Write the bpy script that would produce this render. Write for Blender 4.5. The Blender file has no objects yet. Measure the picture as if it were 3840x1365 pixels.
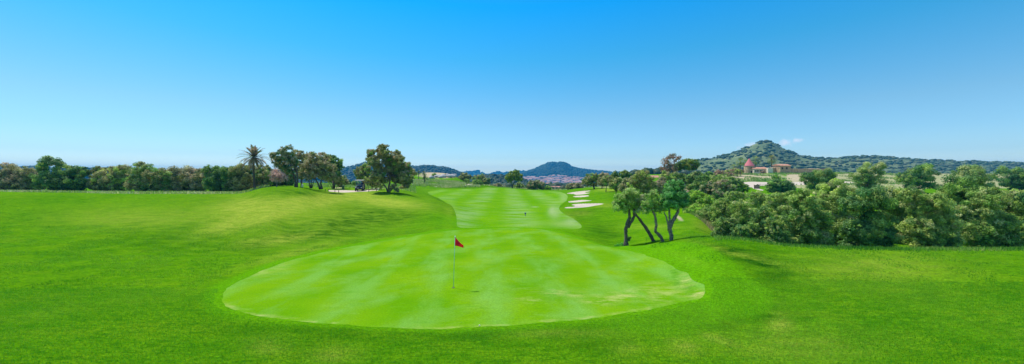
import bpy, math, random
import numpy as np
from mathutils import Vector, Matrix
random.seed(7)
PI = math.pi
F = 1365.0; CAMZ = 4.7; HV = 655.0; CU = 1920.0      # focal length in photo pixels, camera height, horizon row, centre column

# ------------------------------------------------------------------ camera, sky, sun, exposure
scn = bpy.context.scene
col = scn.collection
cd = bpy.data.cameras.new('camera'); cam = bpy.data.objects.new('camera', cd); col.objects.link(cam)
cam.location = (0, 0, CAMZ); cam.rotation_euler = (PI/2, 0, 0)
cd.sensor_width = 36; cd.lens = 36*F/3840; cd.shift_y = -(682.5-HV)/3840; cd.clip_start = .1; cd.clip_end = 30000
scn.camera = cam
scn.view_settings.view_transform = 'Standard'; scn.view_settings.look = 'None'
scn.view_settings.exposure = 0.2; scn.view_settings.gamma = 1
SUN = Vector((-0.85, 0.60, 2.1)).normalized()
ld = bpy.data.lights.new('sun', 'SUN'); ld.energy = 4.3; ld.angle = math.radians(.55); ld.color = (1, .95, .86)
so = bpy.data.objects.new('sun', ld); so.rotation_euler = SUN.to_track_quat('Z', 'Y').to_euler(); so.location = (0, 0, 60); col.objects.link(so)
W = bpy.data.worlds.new('World'); scn.world = W; W.use_nodes = True

def nodes(nt):
    nt.nodes.clear()
    def n(t, **k):
        x = nt.nodes.new(t)
        for a, b in k.items():
            if a == 'inp':
                for i, v in b.items(): x.inputs[i].default_value = v
            else: setattr(x, a, b)
        return x
    def l(a, b): nt.links.new(a, b)
    return n, l
def ramp(x, st, interp='LINEAR'):
    cr = x.color_ramp; cr.interpolation = interp
    while len(cr.elements) > 1: cr.elements.remove(cr.elements[-1])
    cr.elements[0].position = st[0][0]; cr.elements[0].color = (*st[0][1], 1)
    for p, c in st[1:]:
        e = cr.elements.new(p); e.color = (*c, 1)
    return x

n, l = nodes(W.node_tree)
sky = n('ShaderNodeTexSky', sky_type='NISHITA', sun_disc=False, sun_elevation=math.asin(SUN.z), sun_rotation=math.atan2(SUN.x, SUN.y), air_density=1.0, dust_density=.25, ozone_density=2.2)
tc = n('ShaderNodeTexCoord'); sp = n('ShaderNodeSeparateXYZ'); l(tc.outputs['Generated'], sp.inputs[0])
el = ramp(n('ShaderNodeValToRGB'), [(0, (1.0, 1.15, 1.08)), (.02, (.93, 1.05, 1.08)), (.045, (.62, .80, .94)), (.09, (.52, .76, .89)), (.15, (.477, .75, .83)), (.30, (.168, .81, .98)), (.42, (.03, .845, 1.24)), (.52, (.15, .85, 1.15)), (.65, (.9, 1.1, 1.15)), (1, (1.5, 1.35, 1.15))])  # upper stops, above the view, brightened and warmed as added fill light
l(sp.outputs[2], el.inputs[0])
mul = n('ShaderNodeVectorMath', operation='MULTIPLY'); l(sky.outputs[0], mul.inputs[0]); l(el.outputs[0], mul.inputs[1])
# two small fair-weather clouds low over the right-hand hill
def cloud_mask(u, v, su, sv, seed):
    c = Vector(((u-CU)/F, 1, (HV-v)/F)).normalized()
    sub = n('ShaderNodeVectorMath', operation='SUBTRACT'); l(tc.outputs['Generated'], sub.inputs[0]); sub.inputs[1].default_value = c
    sc = n('ShaderNodeVectorMath', operation='MULTIPLY'); l(sub.outputs[0], sc.inputs[0]); sc.inputs[1].default_value = (F/su, F/su, F/sv)
    ln = n('ShaderNodeVectorMath', operation='LENGTH'); l(sc.outputs[0], ln.inputs[0])
    nz = n('ShaderNodeTexNoise', inp={'Scale': 60 + seed, 'Detail': 6, 'Roughness': .6}); l(tc.outputs['Generated'], nz.inputs['Vector'])
    ad = n('ShaderNodeMath', operation='MULTIPLY_ADD'); l(nz.outputs[0], ad.inputs[0]); ad.inputs[1].default_value = 2.4
    m1 = n('ShaderNodeMath', operation='SUBTRACT'); m1.inputs[0].default_value = 0.0; l(ln.outputs['Value'], m1.inputs[1])
    l(m1.outputs[0], ad.inputs[2])
    mr = n('ShaderNodeMapRange', inp={1: .35, 2: 1.2, 3: 0, 4: .85}); l(ad.outputs[0], mr.inputs[0])
    return mr.outputs[0]
cm = None
for a in ((2816, 545, 26, 11, 0), (2795, 556, 30, 8, 7), (2945, 537, 30, 13, 3), (2985, 526, 24, 9, 5)):
    o = cloud_mask(*a)
    if cm is None: cm = o
    else:
        mx = n('ShaderNodeMath', operation='MAXIMUM'); l(cm, mx.inputs[0]); l(o, mx.inputs[1]); cm = mx.outputs[0]
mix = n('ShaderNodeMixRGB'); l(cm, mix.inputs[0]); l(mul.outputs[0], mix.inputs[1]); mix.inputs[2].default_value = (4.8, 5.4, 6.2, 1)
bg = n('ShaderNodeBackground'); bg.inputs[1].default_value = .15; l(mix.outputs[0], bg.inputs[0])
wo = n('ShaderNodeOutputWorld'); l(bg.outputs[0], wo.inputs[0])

# ------------------------------------------------------------------ helpers
def tag(o, label=None, cat=None, group=None, kind=None):
    if label: o['label'] = label
    if cat: o['category'] = cat
    if group: o['group'] = group
    if kind: o['kind'] = kind
    return o
def thing(name, label, cat, loc=(0, 0, 0), rz=0, group=None):
    o = bpy.data.objects.new(name, None); col.objects.link(o); o.empty_display_size = .3
    o.location = loc; o.rotation_euler = (0, 0, rz)
    return tag(o, label, cat, group)
def link(name, me, mat, parent=None, smooth=False):
    for m in (mat if isinstance(mat, (list, tuple)) else [mat]): me.materials.append(m)
    o = bpy.data.objects.new(name, me); col.objects.link(o); o.parent = parent
    if smooth: me.shade_smooth()
    return o
def npmesh(name, V, Fc, cols=None, attr='Col'):
    """V (n,3) floats, Fc (m,k) ints of one face size"""
    me = bpy.data.meshes.new(name); V = np.asarray(V, np.float32); Fc = np.asarray(Fc, np.int32)
    m, k = Fc.shape
    me.vertices.add(len(V)); me.vertices.foreach_set('co', V.ravel())
    me.loops.add(m*k); me.loops.foreach_set('vertex_index', Fc.ravel())
    me.polygons.add(m); me.polygons.foreach_set('loop_start', np.arange(0, m*k, k, dtype=np.int32))
    me.update(calc_edges=True)
    if cols is not None:
        a = me.color_attributes.new(attr, 'FLOAT_COLOR', 'POINT')
        c = np.ones((len(V), 4), np.float32); c[:, :cols.shape[1]] = cols; a.data.foreach_set('color', c.ravel())
    return me
class MB:
    """collects solid shapes (n-gons) into one mesh"""
    def __init__(s): s.V = []; s.F = []; s.M = []
    def add(s, V, Fc, m=0):
        b = len(s.V); s.V += [tuple(v) for v in V]; s.F += [tuple(i+b for i in f) for f in Fc]; s.M += [m]*len(Fc); return s
    def box(s, c, h, rz=0, m=0, top=(1, 1)):
        cx, cy, cz = c; hx, hy, hz = h; V = []
        for z, kx, ky in ((-hz, 1, 1), (hz, top[0], top[1])):
            for x, y in ((-hx, -hy), (hx, -hy), (hx, hy), (-hx, hy)):
                x *= kx; y *= ky
                V.append((cx+x*math.cos(rz)-y*math.sin(rz), cy+x*math.sin(rz)+y*math.cos(rz), cz+z))
        return s.add(V, [(3, 2, 1, 0), (4, 5, 6, 7), (0, 1, 5, 4), (1, 2, 6, 5), (2, 3, 7, 6), (3, 0, 4, 7)], m)
    def tube(s, pts, rad, k=8, m=0, wob=0, rng=random):
        pts = [Vector(p) for p in pts]; V = []; Fc = []
        for i, p in enumerate(pts):
            t = (pts[min(i+1, len(pts)-1)]-pts[max(i-1, 0)]).normalized()
            a = Vector((1, 0, 0)) if abs(t.x) < .8 else Vector((0, 1, 0))
            a = (a-t*a.dot(t)).normalized(); b = t.cross(a); r = rad[i] if hasattr(rad, '__len__') else rad
            for j in range(k):
                q = 2*PI*j/k; rr = r*(1+wob*rng.uniform(-1, 1)); V.append(p+(a*math.cos(q)+b*math.sin(q))*rr)
        for i in range(len(pts)-1):
            for j in range(k): Fc.append((i*k+j, i*k+(j+1) % k, (i+1)*k+(j+1) % k, (i+1)*k+j))
        Fc += [tuple(range(k))[::-1], tuple((len(pts)-1)*k+j for j in range(k))]
        return s.add(V, Fc, m)
    def lathe(s, prof, c=(0, 0, 0), k=20, m=0, axis='z'):
        V = []; Fc = []
        for r, z in prof:
            for j in range(k):
                a = 2*PI*j/k; x, y = r*math.cos(a), r*math.sin(a)
                p = (x, y, z) if axis == 'z' else (z, x, y)
                V.append((c[0]+p[0], c[1]+p[1], c[2]+p[2]))
        for i in range(len(prof)-1):
            for j in range(k): Fc.append((i*k+j, i*k+(j+1) % k, (i+1)*k+(j+1) % k, (i+1)*k+j))
        Fc += [tuple(range(k))[::-1], tuple((len(prof)-1)*k+j for j in range(k))]
        return s.add(V, Fc, m)
    def build(s, name, mat, parent=None, smooth=False, bevel=0):
        me = bpy.data.meshes.new(name); me.from_pydata(s.V, [], s.F); me.update()
        o = link(name, me, mat, parent, smooth)
        if any(s.M): me.polygons.foreach_set('material_index', s.M)
        if bevel:
            b = o.modifiers.new('bevel', 'BEVEL'); b.width = bevel; b.segments = 2; b.limit_method = 'ANGLE'
        return o

# lattice noise in numpy
_r = np.random.RandomState(3); _T = _r.rand(256, 256)
def vnoise(x, y):
    xi = np.floor(x).astype(int); yi = np.floor(y).astype(int); fx = x-xi; fy = y-yi
    fx = fx*fx*(3-2*fx); fy = fy*fy*(3-2*fy)
    g = lambda a, b: _T[a % 256, b % 256]
    return (g(xi, yi)*(1-fx)+g(xi+1, yi)*fx)*(1-fy)+(g(xi, yi+1)*(1-fx)+g(xi+1, yi+1)*fx)*fy - .5
def fbm(x, y, o=4):
    s = 0; a = 1.
    for i in range(o): s = s+a*vnoise(x*2**i+17*i, y*2**i+31*i); a *= .5
    return s

# ------------------------------------------------------------------ materials
def mat(name):
    m = bpy.data.materials.new(name); m.use_nodes = True; n, l = nodes(m.node_tree)
    p = n('ShaderNodeBsdfPrincipled'); o = n('ShaderNodeOutputMaterial'); l(p.outputs[0], o.inputs[0])
    return m, n, l, p
def M(name, c, rough=.6, metal=0, var=.18, scale=8, bump=.15, c2=None, spec=.4, dist=.02):
    m, n, l, p = mat(name)
    tc = n('ShaderNodeTexCoord'); nz = n('ShaderNodeTexNoise', inp={'Scale': scale, 'Detail': 5}); l(tc.outputs['Object'], nz.inputs['Vector'])
    c2 = c2 or tuple(x*(1-var) for x in c); c1 = tuple(min(1, x*(1+var)) for x in c)
    r = ramp(n('ShaderNodeValToRGB'), [(.3, c2), (.7, c1)]); l(nz.outputs[0], r.inputs[0]); l(r.outputs[0], p.inputs['Base Color'])
    p.inputs['Roughness'].default_value = rough; p.inputs['Metallic'].default_value = metal; p.inputs['Specular IOR Level'].default_value = spec
    if bump:
        b = n('ShaderNodeBump', inp={'Strength': bump, 'Distance': dist}); l(nz.outputs[0], b.inputs['Height']); l(b.outputs[0], p.inputs['Normal'])
    return m
# foliage: colour comes from the leaf's own attribute
LEAF, n, l, p = mat('leaf')
at = n('ShaderNodeAttribute', attribute_name='Col'); l(at.outputs['Color'], p.inputs['Base Color'])
p.inputs['Roughness'].default_value = .55; p.inputs['Specular IOR Level'].default_value = .3
tr = n('ShaderNodeBsdfTranslucent'); l(at.outputs['Color'], tr.inputs[0]); ms = n('ShaderNodeMixShader'); ms.inputs[0].default_value = .42
l(p.outputs[0], ms.inputs[1]); l(tr.outputs[0], ms.inputs[2])
l(ms.outputs[0], [x for x in LEAF.node_tree.nodes if x.type == 'OUTPUT_MATERIAL'][0].inputs[0])

def turf(name, kind):
    m, n, l, p = mat(name)
    geo = n('ShaderNodeNewGeometry'); P = geo.outputs['Position']
    def noise(scale, vec=(1, 1, 1), det=5, rough=.55, off=0):
        mp = n('ShaderNodeMapping'); mp.inputs['Scale'].default_value = vec; mp.inputs['Location'].default_value = (off, off, 0); l(P, mp.inputs[0])
        z = n('ShaderNodeTexNoise', inp={'Scale': scale, 'Detail': det, 'Roughness': rough}); l(mp.outputs[0], z.inputs['Vector']); return z.outputs[0]
    def rr(x, a, b, lo=0, hi=1):
        q = n('ShaderNodeMapRange', inp={1: a, 2: b, 3: lo, 4: hi}); l(x, q.inputs[0]); return q.outputs[0]
    def mx(f, a, b, mode='MIX'):
        q = n('ShaderNodeMixRGB', blend_type=mode)
        for s, v in zip(q.inputs, (f, a, b)):
            if isinstance(v, bpy.types.NodeSocket): l(v, s)
            elif isinstance(v, tuple): s.default_value = (*v, 1)
            else: s.default_value = v
        return q.outputs[0]
    def mt(op, a, b=0, c=0):
        q = n('ShaderNodeMath', operation=op)
        for s, v in zip(q.inputs, (a, b, c)):
            if isinstance(v, bpy.types.NodeSocket): l(v, s)
            else: s.default_value = v
        return q.outputs[0]
    at = n('ShaderNodeAttribute', attribute_name='Col'); sc = n('ShaderNodeSeparateColor'); l(at.outputs['Color'], sc.inputs[0])
    dry, lush, fr = sc.outputs[0], sc.outputs[1], sc.outputs[2]; earth = at.outputs['Alpha']
    sx = n('ShaderNodeSeparateXYZ'); l(P, sx.inputs[0]); X, Y = sx.outputs[0], sx.outputs[1]
    if kind == 'rough':
        big = rr(noise(.16, off=4), .35, .68); mid = rr(noise(1.1, (.6, 1.5, 1)), .35, .68); fine = noise(9, (1, 1.6, 1), 8, .75)
        tuft = rr(noise(3.2, (.55, 1.9, 1), 6, .7, 9), .46, .62)
        c = mx(big, (.052, .19, .002), (.100, .255, .003))
        c = mx(mt('MULTIPLY', mid, .7), c, (.125, .29, .004))
        ptc = rr(noise(.55, (.6, 1.5, 1), 6, .7, 17), .48, .64)
        c = mx(mt('MULTIPLY', ptc, .45), c, (.155, .285, .006))
        c = mx(mt('MULTIPLY', tuft, .62), c, (.018, .13, .002))
        c = mx(mt('MULTIPLY', dry, rr(mt('ADD', mid, tuft), .1, 1.4, .35, .95)), c, (.30, .36, .04))
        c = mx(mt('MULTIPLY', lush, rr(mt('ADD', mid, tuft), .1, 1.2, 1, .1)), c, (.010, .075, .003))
        c = mx(mt('MULTIPLY', fr, .8), c, (.098, .30, .003))
        spk = rr(noise(26, (1, 1, 1), 6, .8, 2), .58, .72)
        c = mx(mt('MULTIPLY', spk, mt('MULTIPLY_ADD', fr, -.25, .35)), c, (.17, .33, .02))
        c = mx(1.0, c, mx(rr(fine, .3, .7), (.38, .38, .38), (1.6, 1.6, 1.6)), 'MULTIPLY')
        e = mt('MULTIPLY', earth, rr(mt('ADD', mt('MULTIPLY', noise(.55, (1, .6, 1), 6, .65, 5), 1.4), earth), 1.0, 1.25)); ec = mx(rr(noise(2.5), .3, .7), (.36, .27, .18), (.62, .50, .36))
        c = mx(e, c, ec)
        bs, bd = .75, .07
    elif kind == 'green':
        big = rr(noise(.35, (1, 1, 1), 5, .5, 3), .35, .65); fine = noise(14, (1, 1.5, 1), 7, .7)
        c = mx(big, (.100, .275, .003), (.155, .32, .005))
        # mowing passes: two fans of soft stripes crossing each other
        s1 = mt('SINE', mt('MULTIPLY', mt('ADD', X, mt('MULTIPLY', Y, .10)), 2.3)); s2 = mt('SINE', mt('MULTIPLY', mt('SUBTRACT', mt('MULTIPLY', X, .8), mt('MULTIPLY', Y, .55)), 2.0))
        st = mt('MULTIPLY', rr(s1, -.6, .8), rr(noise(.5, (1.2, .5, 1), 6, .65, 8), .42, .6))
        st2 = mt('MULTIPLY', rr(s2, -.3, .9), rr(noise(.6, (.8, .8, 1), 6, .65, 13), .45, .65))
        c = mx(mt('MULTIPLY', st, .6), c, (.16, .36, .06)); c = mx(mt('MULTIPLY', st2, .5), c, (.17, .36, .07))
        pt = rr(noise(1.7, (.45, 1.6, 1), 6, .7, 21), .56, .70)
        c = mx(mt('MULTIPLY', pt, .38), c, (.19, .37, .05))
        dk = rr(noise(1.2, (.5, 1.4, 1), 6, .7, 31), .56, .72); c = mx(mt('MULTIPLY', dk, .45), c, (.045, .23, .003))
        c = mx(mt('MULTIPLY', dry, rr(noise(2.1, (.5, 1.5, 1), 6, .7, 2), .44, .62)), c, (.42, .43, .14))
        c = mx(mt('MULTIPLY', lush, rr(noise(1.6, (.5, 1.5, 1), 5, .7, 6), .38, .6)), c, (.03, .19, .003))
        c = mx(1.0, c, mx(rr(fine, .3, .7), (.75, .75, .75), (1.22, 1.22, 1.22)), 'MULTIPLY')
        bs, bd = .3, .015
    else:
        big = rr(noise(.22, (1, 1, 1), 5, .5, 3), .35, .65); fine = noise(6, (1, 1.4, 1), 7, .7)
        c = mx(big, (.098, .275, .003), (.145, .315, .005))
        s1 = mt('SINE', mt('MULTIPLY', mt('ADD', X, mt('MULTIPLY', Y, .015)), 1.0))
        pat = rr(noise(.38, (.35, 1.0, 1), 6, .65, 8), .43, .60)
        c = mx(mt('MULTIPLY', mt('MULTIPLY', rr(s1, -.9, .9), pat), .5), c, (.25, .38, .16))
        c = mx(mt('MULTIPLY', rr(s1, .2, -.8), .15), c, (.065, .27, .003))
        pt = rr(noise(.9, (.3, 1.3, 1), 6, .7, 21), .58, .72); c = mx(mt('MULTIPLY', pt, .4), c, (.23, .37, .09))
        c = mx(mt('MULTIPLY', dry, .75), c, (.28, .38, .15))
        c = mx(mt('MULTIPLY', lush, rr(noise(1, (.5, 1.5, 1), 5, .7, 6), .38, .6)), c, (.03, .19, .003))
        c = mx(1.0, c, mx(rr(fine, .3, .7), (.75, .75, .75), (1.22, 1.22, 1.22)), 'MULTIPLY')
        bs, bd = .3, .02
    l(c, p.inputs['Base Color']); p.inputs['Roughness'].default_value = .8; p.inputs['Specular IOR Level'].default_value = .0
    hh = mt('ADD', noise(12, (1, 1, 1), 8, .75, 1), mt('MULTIPLY', noise(2.2, (1, 1, 1), 5, .6, 4), 1.5 if kind == 'rough' else .2))
    b = n('ShaderNodeBump', inp={'Strength': bs, 'Distance': bd}); l(hh, b.inputs['Height']); l(b.outputs[0], p.inputs['Normal'])
    return m
ROUGH = turf('rough_grass', 'rough'); GREEN = turf('putting_turf', 'green'); FAIR = turf('fairway_turf', 'fair')
def posmat(name, a, b, scale, rough=.9, bump=.3, dist=.05, vec=(1, 1, 1)):
    m, n, l, p = mat(name)
    geo = n('ShaderNodeNewGeometry'); mp = n('ShaderNodeMapping'); mp.inputs['Scale'].default_value = vec; l(geo.outputs['Position'], mp.inputs[0])
    nz = n('ShaderNodeTexNoise', inp={'Scale': scale, 'Detail': 8, 'Roughness': .65}); l(mp.outputs[0], nz.inputs['Vector'])
    r = ramp(n('ShaderNodeValToRGB'), [(.3, a), (.7, b)]); l(nz.outputs[0], r.inputs[0]); l(r.outputs[0], p.inputs['Base Color'])
    p.inputs['Roughness'].default_value = rough; p.inputs['Specular IOR Level'].default_value = .15
    bb = n('ShaderNodeBump', inp={'Strength': bump, 'Distance': dist}); l(nz.outputs[0], bb.inputs['Height']); l(bb.outputs[0], p.inputs['Normal'])
    return m
SAND = posmat('bunker_sand', (.45, .38, .30), (.56, .48, .39), .9)
TRACK = posmat('pale_gravel', (.44, .36, .28), (.62, .52, .42), 1.5)
BARK = M('bark', (.13, .095, .075), .9, var=.5, scale=9, bump=.8, dist=.05, c2=(.045, .035, .03))
BARKP = M('grey_bark', (.22, .17, .13), .9, var=.5, scale=9, bump=.8, dist=.05, c2=(.06, .045, .04))
TWIG = M('bare_twig', (.30, .22, .19), .9, var=.3, scale=3)
PALMB = M('palm_bark', (.12, .085, .065), .95, var=.5, scale=14, bump=1, dist=.05, c2=(.03, .025, .02))

# ------------------------------------------------------------------ terrain: one height function made from profiles along each azimuth
def z_of(v, d): return CAMZ-(v-HV)*d/F
def v_of(z, d): return HV+(CAMZ-z)*F/d
far_l = [(180, 'z', .6), (300, 'z', -7), (600, 'v', 703), (1200, 'v', 696), (2000, 'v', 691), (6000, 'v', 668)]
far_c = [(150, 'z', -1.8), (200, 'z', -5.5), (300, 'v', 719), (600, 'v', 704), (1200, 'v', 697), (2000, 'v', 691), (6000, 'v', 668)]
far_r = [(250, 'z', 5.0), (350, 'z', 4), (600, 'z', -2), (1200, 'v', 696), (2000, 'v', 691), (6000, 'v', 668)]
COLS = {
 -1400: [(16, 'z', 0), (24, 'z', .2), (36, 'z', 1.6), (46, 'z', 2.1), (60, 'z', 1.6), (100, 'z', .8)]+far_l,
 0: [(16, 'z', 0), (24, 'z', 0), (30, 'z', .5), (38, 'z', 1.7), (46, 'z', 2.5), (60, 'z', 1.8), (100, 'z', .7)]+far_l,
 500: [(16, 'z', 0), (24, 'z', -.1), (30, 'z', .45), (38, 'z', 1.5), (45, 'z', 2.2), (53, 'z', 2.0), (60, 'z', 1.6), (100, 'z', .6)]+far_l,
 896: [(16, 'z', 0), (24, 'v', 930), (30, 'v', 850), (38, 'v', 775), (44, 'v', 740), (48, 'v', 727), (53, 'z', 2.0), (60, 'z', 1.6), (75, 'z', 1.0), (100, 'z', .6)]+far_l,
 1000: [(18, 'z', 0), (24, 'z', -.1), (30, 'v', 835), (38, 'v', 762), (43, 'v', 722), (46, 'v', 704), (50, 'z', 3.02), (60, 'z', 2.7), (75, 'z', 2.3), (100, 'z', 1.6)]+far_l,
 1100: [(20, 'z', 0), (23, 'z', -.1), (29, 'v', 870), (36, 'v', 790), (42, 'v', 740), (47, 'v', 703), (50, 'z', 3.0), (58, 'z', 2.8), (75, 'z', 2.6), (100, 'z', 2.0)]+far_l,
 1200: [(22, 'z', 0), (25, 'z', -.1), (30, 'v', 850), (38, 'v', 785), (46, 'v', 745), (52, 'v', 722), (58, 'z', 2.1), (62, 'z', 2.1), (75, 'z', 2.2), (100, 'z', 2.0)]+far_l,
 1300: [(24, 'z', 0), (27, 'z', -.1), (34, 'v', 830), (42, 'v', 780), (50, 'v', 745), (57, 'v', 723.5), (61, 'z', 1.9), (66, 'z', 2.0), (80, 'z', 2.1), (110, 'z', 1.9)]+far_l,
 1400: [(26, 'z', 0), (29, 'z', -.05), (36, 'v', 820), (44, 'v', 775), (52, 'v', 735), (57, 'v', 718), (62, 'z', 2.08), (80, 'z', 2.0), (110, 'z', 1.8)]+far_l,
 1500: [(28, 'z', .05), (32, 'z', 0), (38, 'v', 805), (46, 'v', 757), (52, 'v', 733), (56, 'v', 721), (62, 'z', 1.75), (75, 'z', 1.75), (100, 'z', 1.8), (140, 'z', 2), (165, 'z', 3), (178, 'z', 3.2)]+far_l[1:],
 1600: [(28, 'z', .1), (31, 'v', 850), (36, 'v', 812), (42, 'v', 775), (48, 'v', 748), (53, 'z', 1.1), (58, 'z', .75), (66, 'v', 738), (80, 'v', 726), (95, 'v', 714), (108, 'v', 705), (120, 'v', 694), (140, 'v', 680), (155, 'v', 669), (164, 'v', 656), (171, 'v', 647), (180, 'v', 646), (200, 'z', 3), (230, 'z', 1), (300, 'z', -6), (600, 'v', 703), (1200, 'v', 696), (2000, 'v', 691), (6000, 'v', 668)],
 1680: [(28, 'z', .1), (31, 'z', .15), (36, 'v', 822), (42, 'v', 790), (47, 'v', 768), (51, 'z', .55), (58, 'z', .45), (70, 'v', 737), (90, 'v', 718), (105, 'v', 708), (122, 'v', 698), (145, 'v', 683), (157, 'v', 670), (166, 'v', 656), (174, 'v', 649), (184, 'z', 5), (200, 'z', 2), (230, 'z', 0), (300, 'z', -6), (600, 'v', 703), (1200, 'v', 696), (2000, 'v', 691), (6000, 'v', 668)],
 1745: [(28, 'z', .1), (34, 'z', -.05), (42, 'z', .2), (50, 'z', .25), (60, 'z', .25), (80, 'z', .4), (107, 'v', 706), (123, 'v', 697), (145, 'v', 686), (165, 'v', 679), (190, 'z', 0)]+far_c[1:],
 1800: [(28, 'z', .1), (34, 'z', -.15), (45, 'z', 0), (60, 'z', .1), (80, 'z', .25), (108, 'v', 705), (125, 'v', 695), (145, 'v', 689), (170, 'z', 0)]+far_c[1:],
 1900: [(28, 'z', .1), (34, 'z', -.15), (45, 'z', -.05), (60, 'z', 0), (80, 'z', 0), (100, 'v', 716), (125, 'v', 704)]+far_c,
 2000: [(28, 'z', .1), (34, 'z', -.15), (45, 'z', -.1), (60, 'z', -.05), (80, 'z', -.2), (100, 'v', 722), (118, 'v', 712)]+far_c,
 2100: [(27, 'z', .05), (32, 'z', -.2), (45, 'z', -.1), (60, 'z', 0), (80, 'v', 735), (100, 'v', 721), (110, 'v', 716)]+far_c,
 2200: [(25, 'z', 0), (29, 'z', -.4), (36, 'z', -.3), (43, 'v', 806), (48, 'v', 784), (54, 'v', 761), (58, 'v', 752), (64, 'v', 741), (70, 'v', 733), (85, 'v', 716), (97, 'v', 706), (130, 'z', 0)]+far_c[1:],
 2300: [(22, 'z', 0), (24, 'z', -.1), (28, 'z', -.7), (34, 'z', -.5), (42, 'z', 0), (50, 'v', 765), (60, 'v', 735), (72, 'v', 715), (85, 'v', 702), (97, 'v', 698), (130, 'z', .5)]+far_c[1:],
 2400: [(17, 'z', .05), (21, 'z', .15), (24, 'z', .05), (28, 'z', -.35), (36, 'z', -.2), (44, 'z', .2), (52, 'v', 757), (62, 'v', 730), (80, 'v', 708), (100, 'z', 1.4), (150, 'z', 1.5)]+far_r,
 2500: [(15, 'z', .05), (18, 'z', .35), (21, 'z', .58), (23, 'z', .5), (26, 'z', .25), (32, 'z', .2), (38, 'z', .3), (46, 'v', 785), (60, 'v', 750), (75, 'v', 725), (100, 'z', 1), (150, 'z', 2)]+far_r,
 2600: [(13.5, 'z', .05), (17, 'z', .55), (20, 'v', 907), (22, 'z', .92), (25, 'v', 880), (29, 'v', 850), (34, 'v', 820), (40, 'v', 795), (50, 'z', .5), (70, 'z', .2), (80, 'z', .8), (90, 'z', 2.6), (120, 'z', 3.2), (150, 'z', 3.5), (200, 'z', 4.6)]+far_r,
 2650: [(13, 'z', .05), (16, 'z', .6), (20, 'v', 900), (22.5, 'z', .93), (26, 'v', 880), (30, 'v', 860), (36, 'v', 828), (42, 'z', -.2), (60, 'z', 0), (85, 'z', .3), (100, 'z', 1.8), (125, 'z', 2.5), (150, 'z', 3.2), (200, 'z', 4.6), (220, 'z', 4.8)]+far_r,
 2700: [(12.5, 'z', .1), (14.5, 'z', .4), (17, 'z', .85), (20, 'v', 894), (23, 'z', .6), (27, 'z', -.1), (34, 'z', -.5), (60, 'z', -.3), (85, 'z', .3), (100, 'v', 702), (125, 'v', 689), (150, 'v', 676), (200, 'v', 656), (220, 'z', 4.8)]+far_r,
 2800: [(12.5, 'z', .1), (14.5, 'z', .35), (17, 'z', .8), (20, 'v', 898), (22.5, 'z', .3), (26, 'z', -.6), (34, 'z', -1), (60, 'z', -.5), (85, 'z', .3), (105, 'v', 703), (125, 'v', 690), (150, 'v', 675), (200, 'v', 651), (220, 'z', 5.5)]+far_r,
 2944: [(12.5, 'z', .1), (15, 'z', .4), (18, 'z', .72), (20, 'v', 919), (22.5, 'z', -.1), (26, 'z', -.8), (34, 'z', -1.2), (60, 'z', -.5), (85, 'z', .3), (105, 'v', 705), (125, 'v', 692), (150, 'v', 673), (200, 'v', 648), (220, 'z', 5.9)]+far_r,
 3400: [(12.5, 'z', .1), (18, 'z', .5), (20, 'z', .6), (23, 'z', -.2), (28, 'z', -.6), (40, 'z', -.5), (60, 'z', .2), (105, 'z', .7), (150, 'z', 2.5), (200, 'z', 5), (220, 'z', 5.4)]+far_r,
 5200: [(12.5, 'z', .1), (18, 'z', .5), (20, 'z', .6), (23, 'z', -.2), (28, 'z', -.4), (40, 'z', .4), (60, 'z', .4), (105, 'z', 1), (150, 'z', 2.5), (200, 'z', 5), (220, 'z', 5)]+far_r,
}
LD = np.linspace(math.log(2), math.log(6500), 420)
def pchip(x, y, q):
    x = np.asarray(x, float); y = np.asarray(y, float); h = np.diff(x); dl = np.diff(y)/h; m = np.zeros(len(x))
    for i in range(1, len(x)-1):
        if dl[i-1]*dl[i] > 0:
            w1 = 2*h[i]+h[i-1]; w2 = h[i]+2*h[i-1]; m[i] = (w1+w2)/(w1/dl[i-1]+w2/dl[i])
    m[0] = dl[0]; m[-1] = dl[-1]; q = np.clip(q, x[0], x[-1])
    k = np.clip(np.searchsorted(x, q, side='right')-1, 0, len(x)-2); t = (q-x[k])/h[k]
    return (2*t**3-3*t**2+1)*y[k]+(t**3-2*t**2+t)*h[k]*m[k]+(-2*t**3+3*t**2)*y[k+1]+(t**3-t**2)*h[k]*m[k+1]
us = sorted(COLS); tab = []
for u in us:
    c = [(2, 0), (9, 0)]+[(d, z if k == 'z' else z_of(z, d)) for d, k, z in COLS[u]]
    tab.append(pchip([math.log(a) for a, b in c], [b for a, b in c], LD))
tab = np.array(tab); UF = np.arange(-1400, 5201, 12.0)
TAB = np.array([pchip(us, tab[:, j], UF) for j in range(len(LD))]).T      # [u][ld]
k = np.exp(-np.linspace(-2, 2, 7)**2/1.2); k /= k.sum()
TAB = np.apply_along_axis(lambda a: np.convolve(np.pad(a, 3, 'edge'), k, 'valid'), 1, TAB)
TAB = np.apply_along_axis(lambda a: np.convolve(np.pad(a, 3, 'edge'), k, 'valid'), 0, TAB)
def zt(x, y):
    x = np.asarray(x, float); y = np.asarray(y, float); d = np.clip(y, 2.01, 6400)
    u = np.clip(CU+F*x/np.maximum(d, 6), -1399, 5199); a = (u+1400)/12; b = (np.log(d)-LD[0])/(LD[1]-LD[0])
    i = np.clip(a.astype(int), 0, len(UF)-2); j = np.clip(b.astype(int), 0, len(LD)-2); fa = a-i; fb = b-j
    z = (TAB[i, j]*(1-fb)+TAB[i, j+1]*fb)*(1-fa)+(TAB[i+1, j]*(1-fb)+TAB[i+1, j+1]*fb)*fa
    w = np.clip((d-14)/40, 0, 1)
    return z + .17*w*fbm(x/5, y/5, 3) + .03*fbm(x/1.7+9, y/1.7, 2)*np.clip((d-16)/20, 0.15, 1) + np.clip((d-250)/2000, 0, 1)*16*fbm(x/260, y/260, 4)
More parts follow.
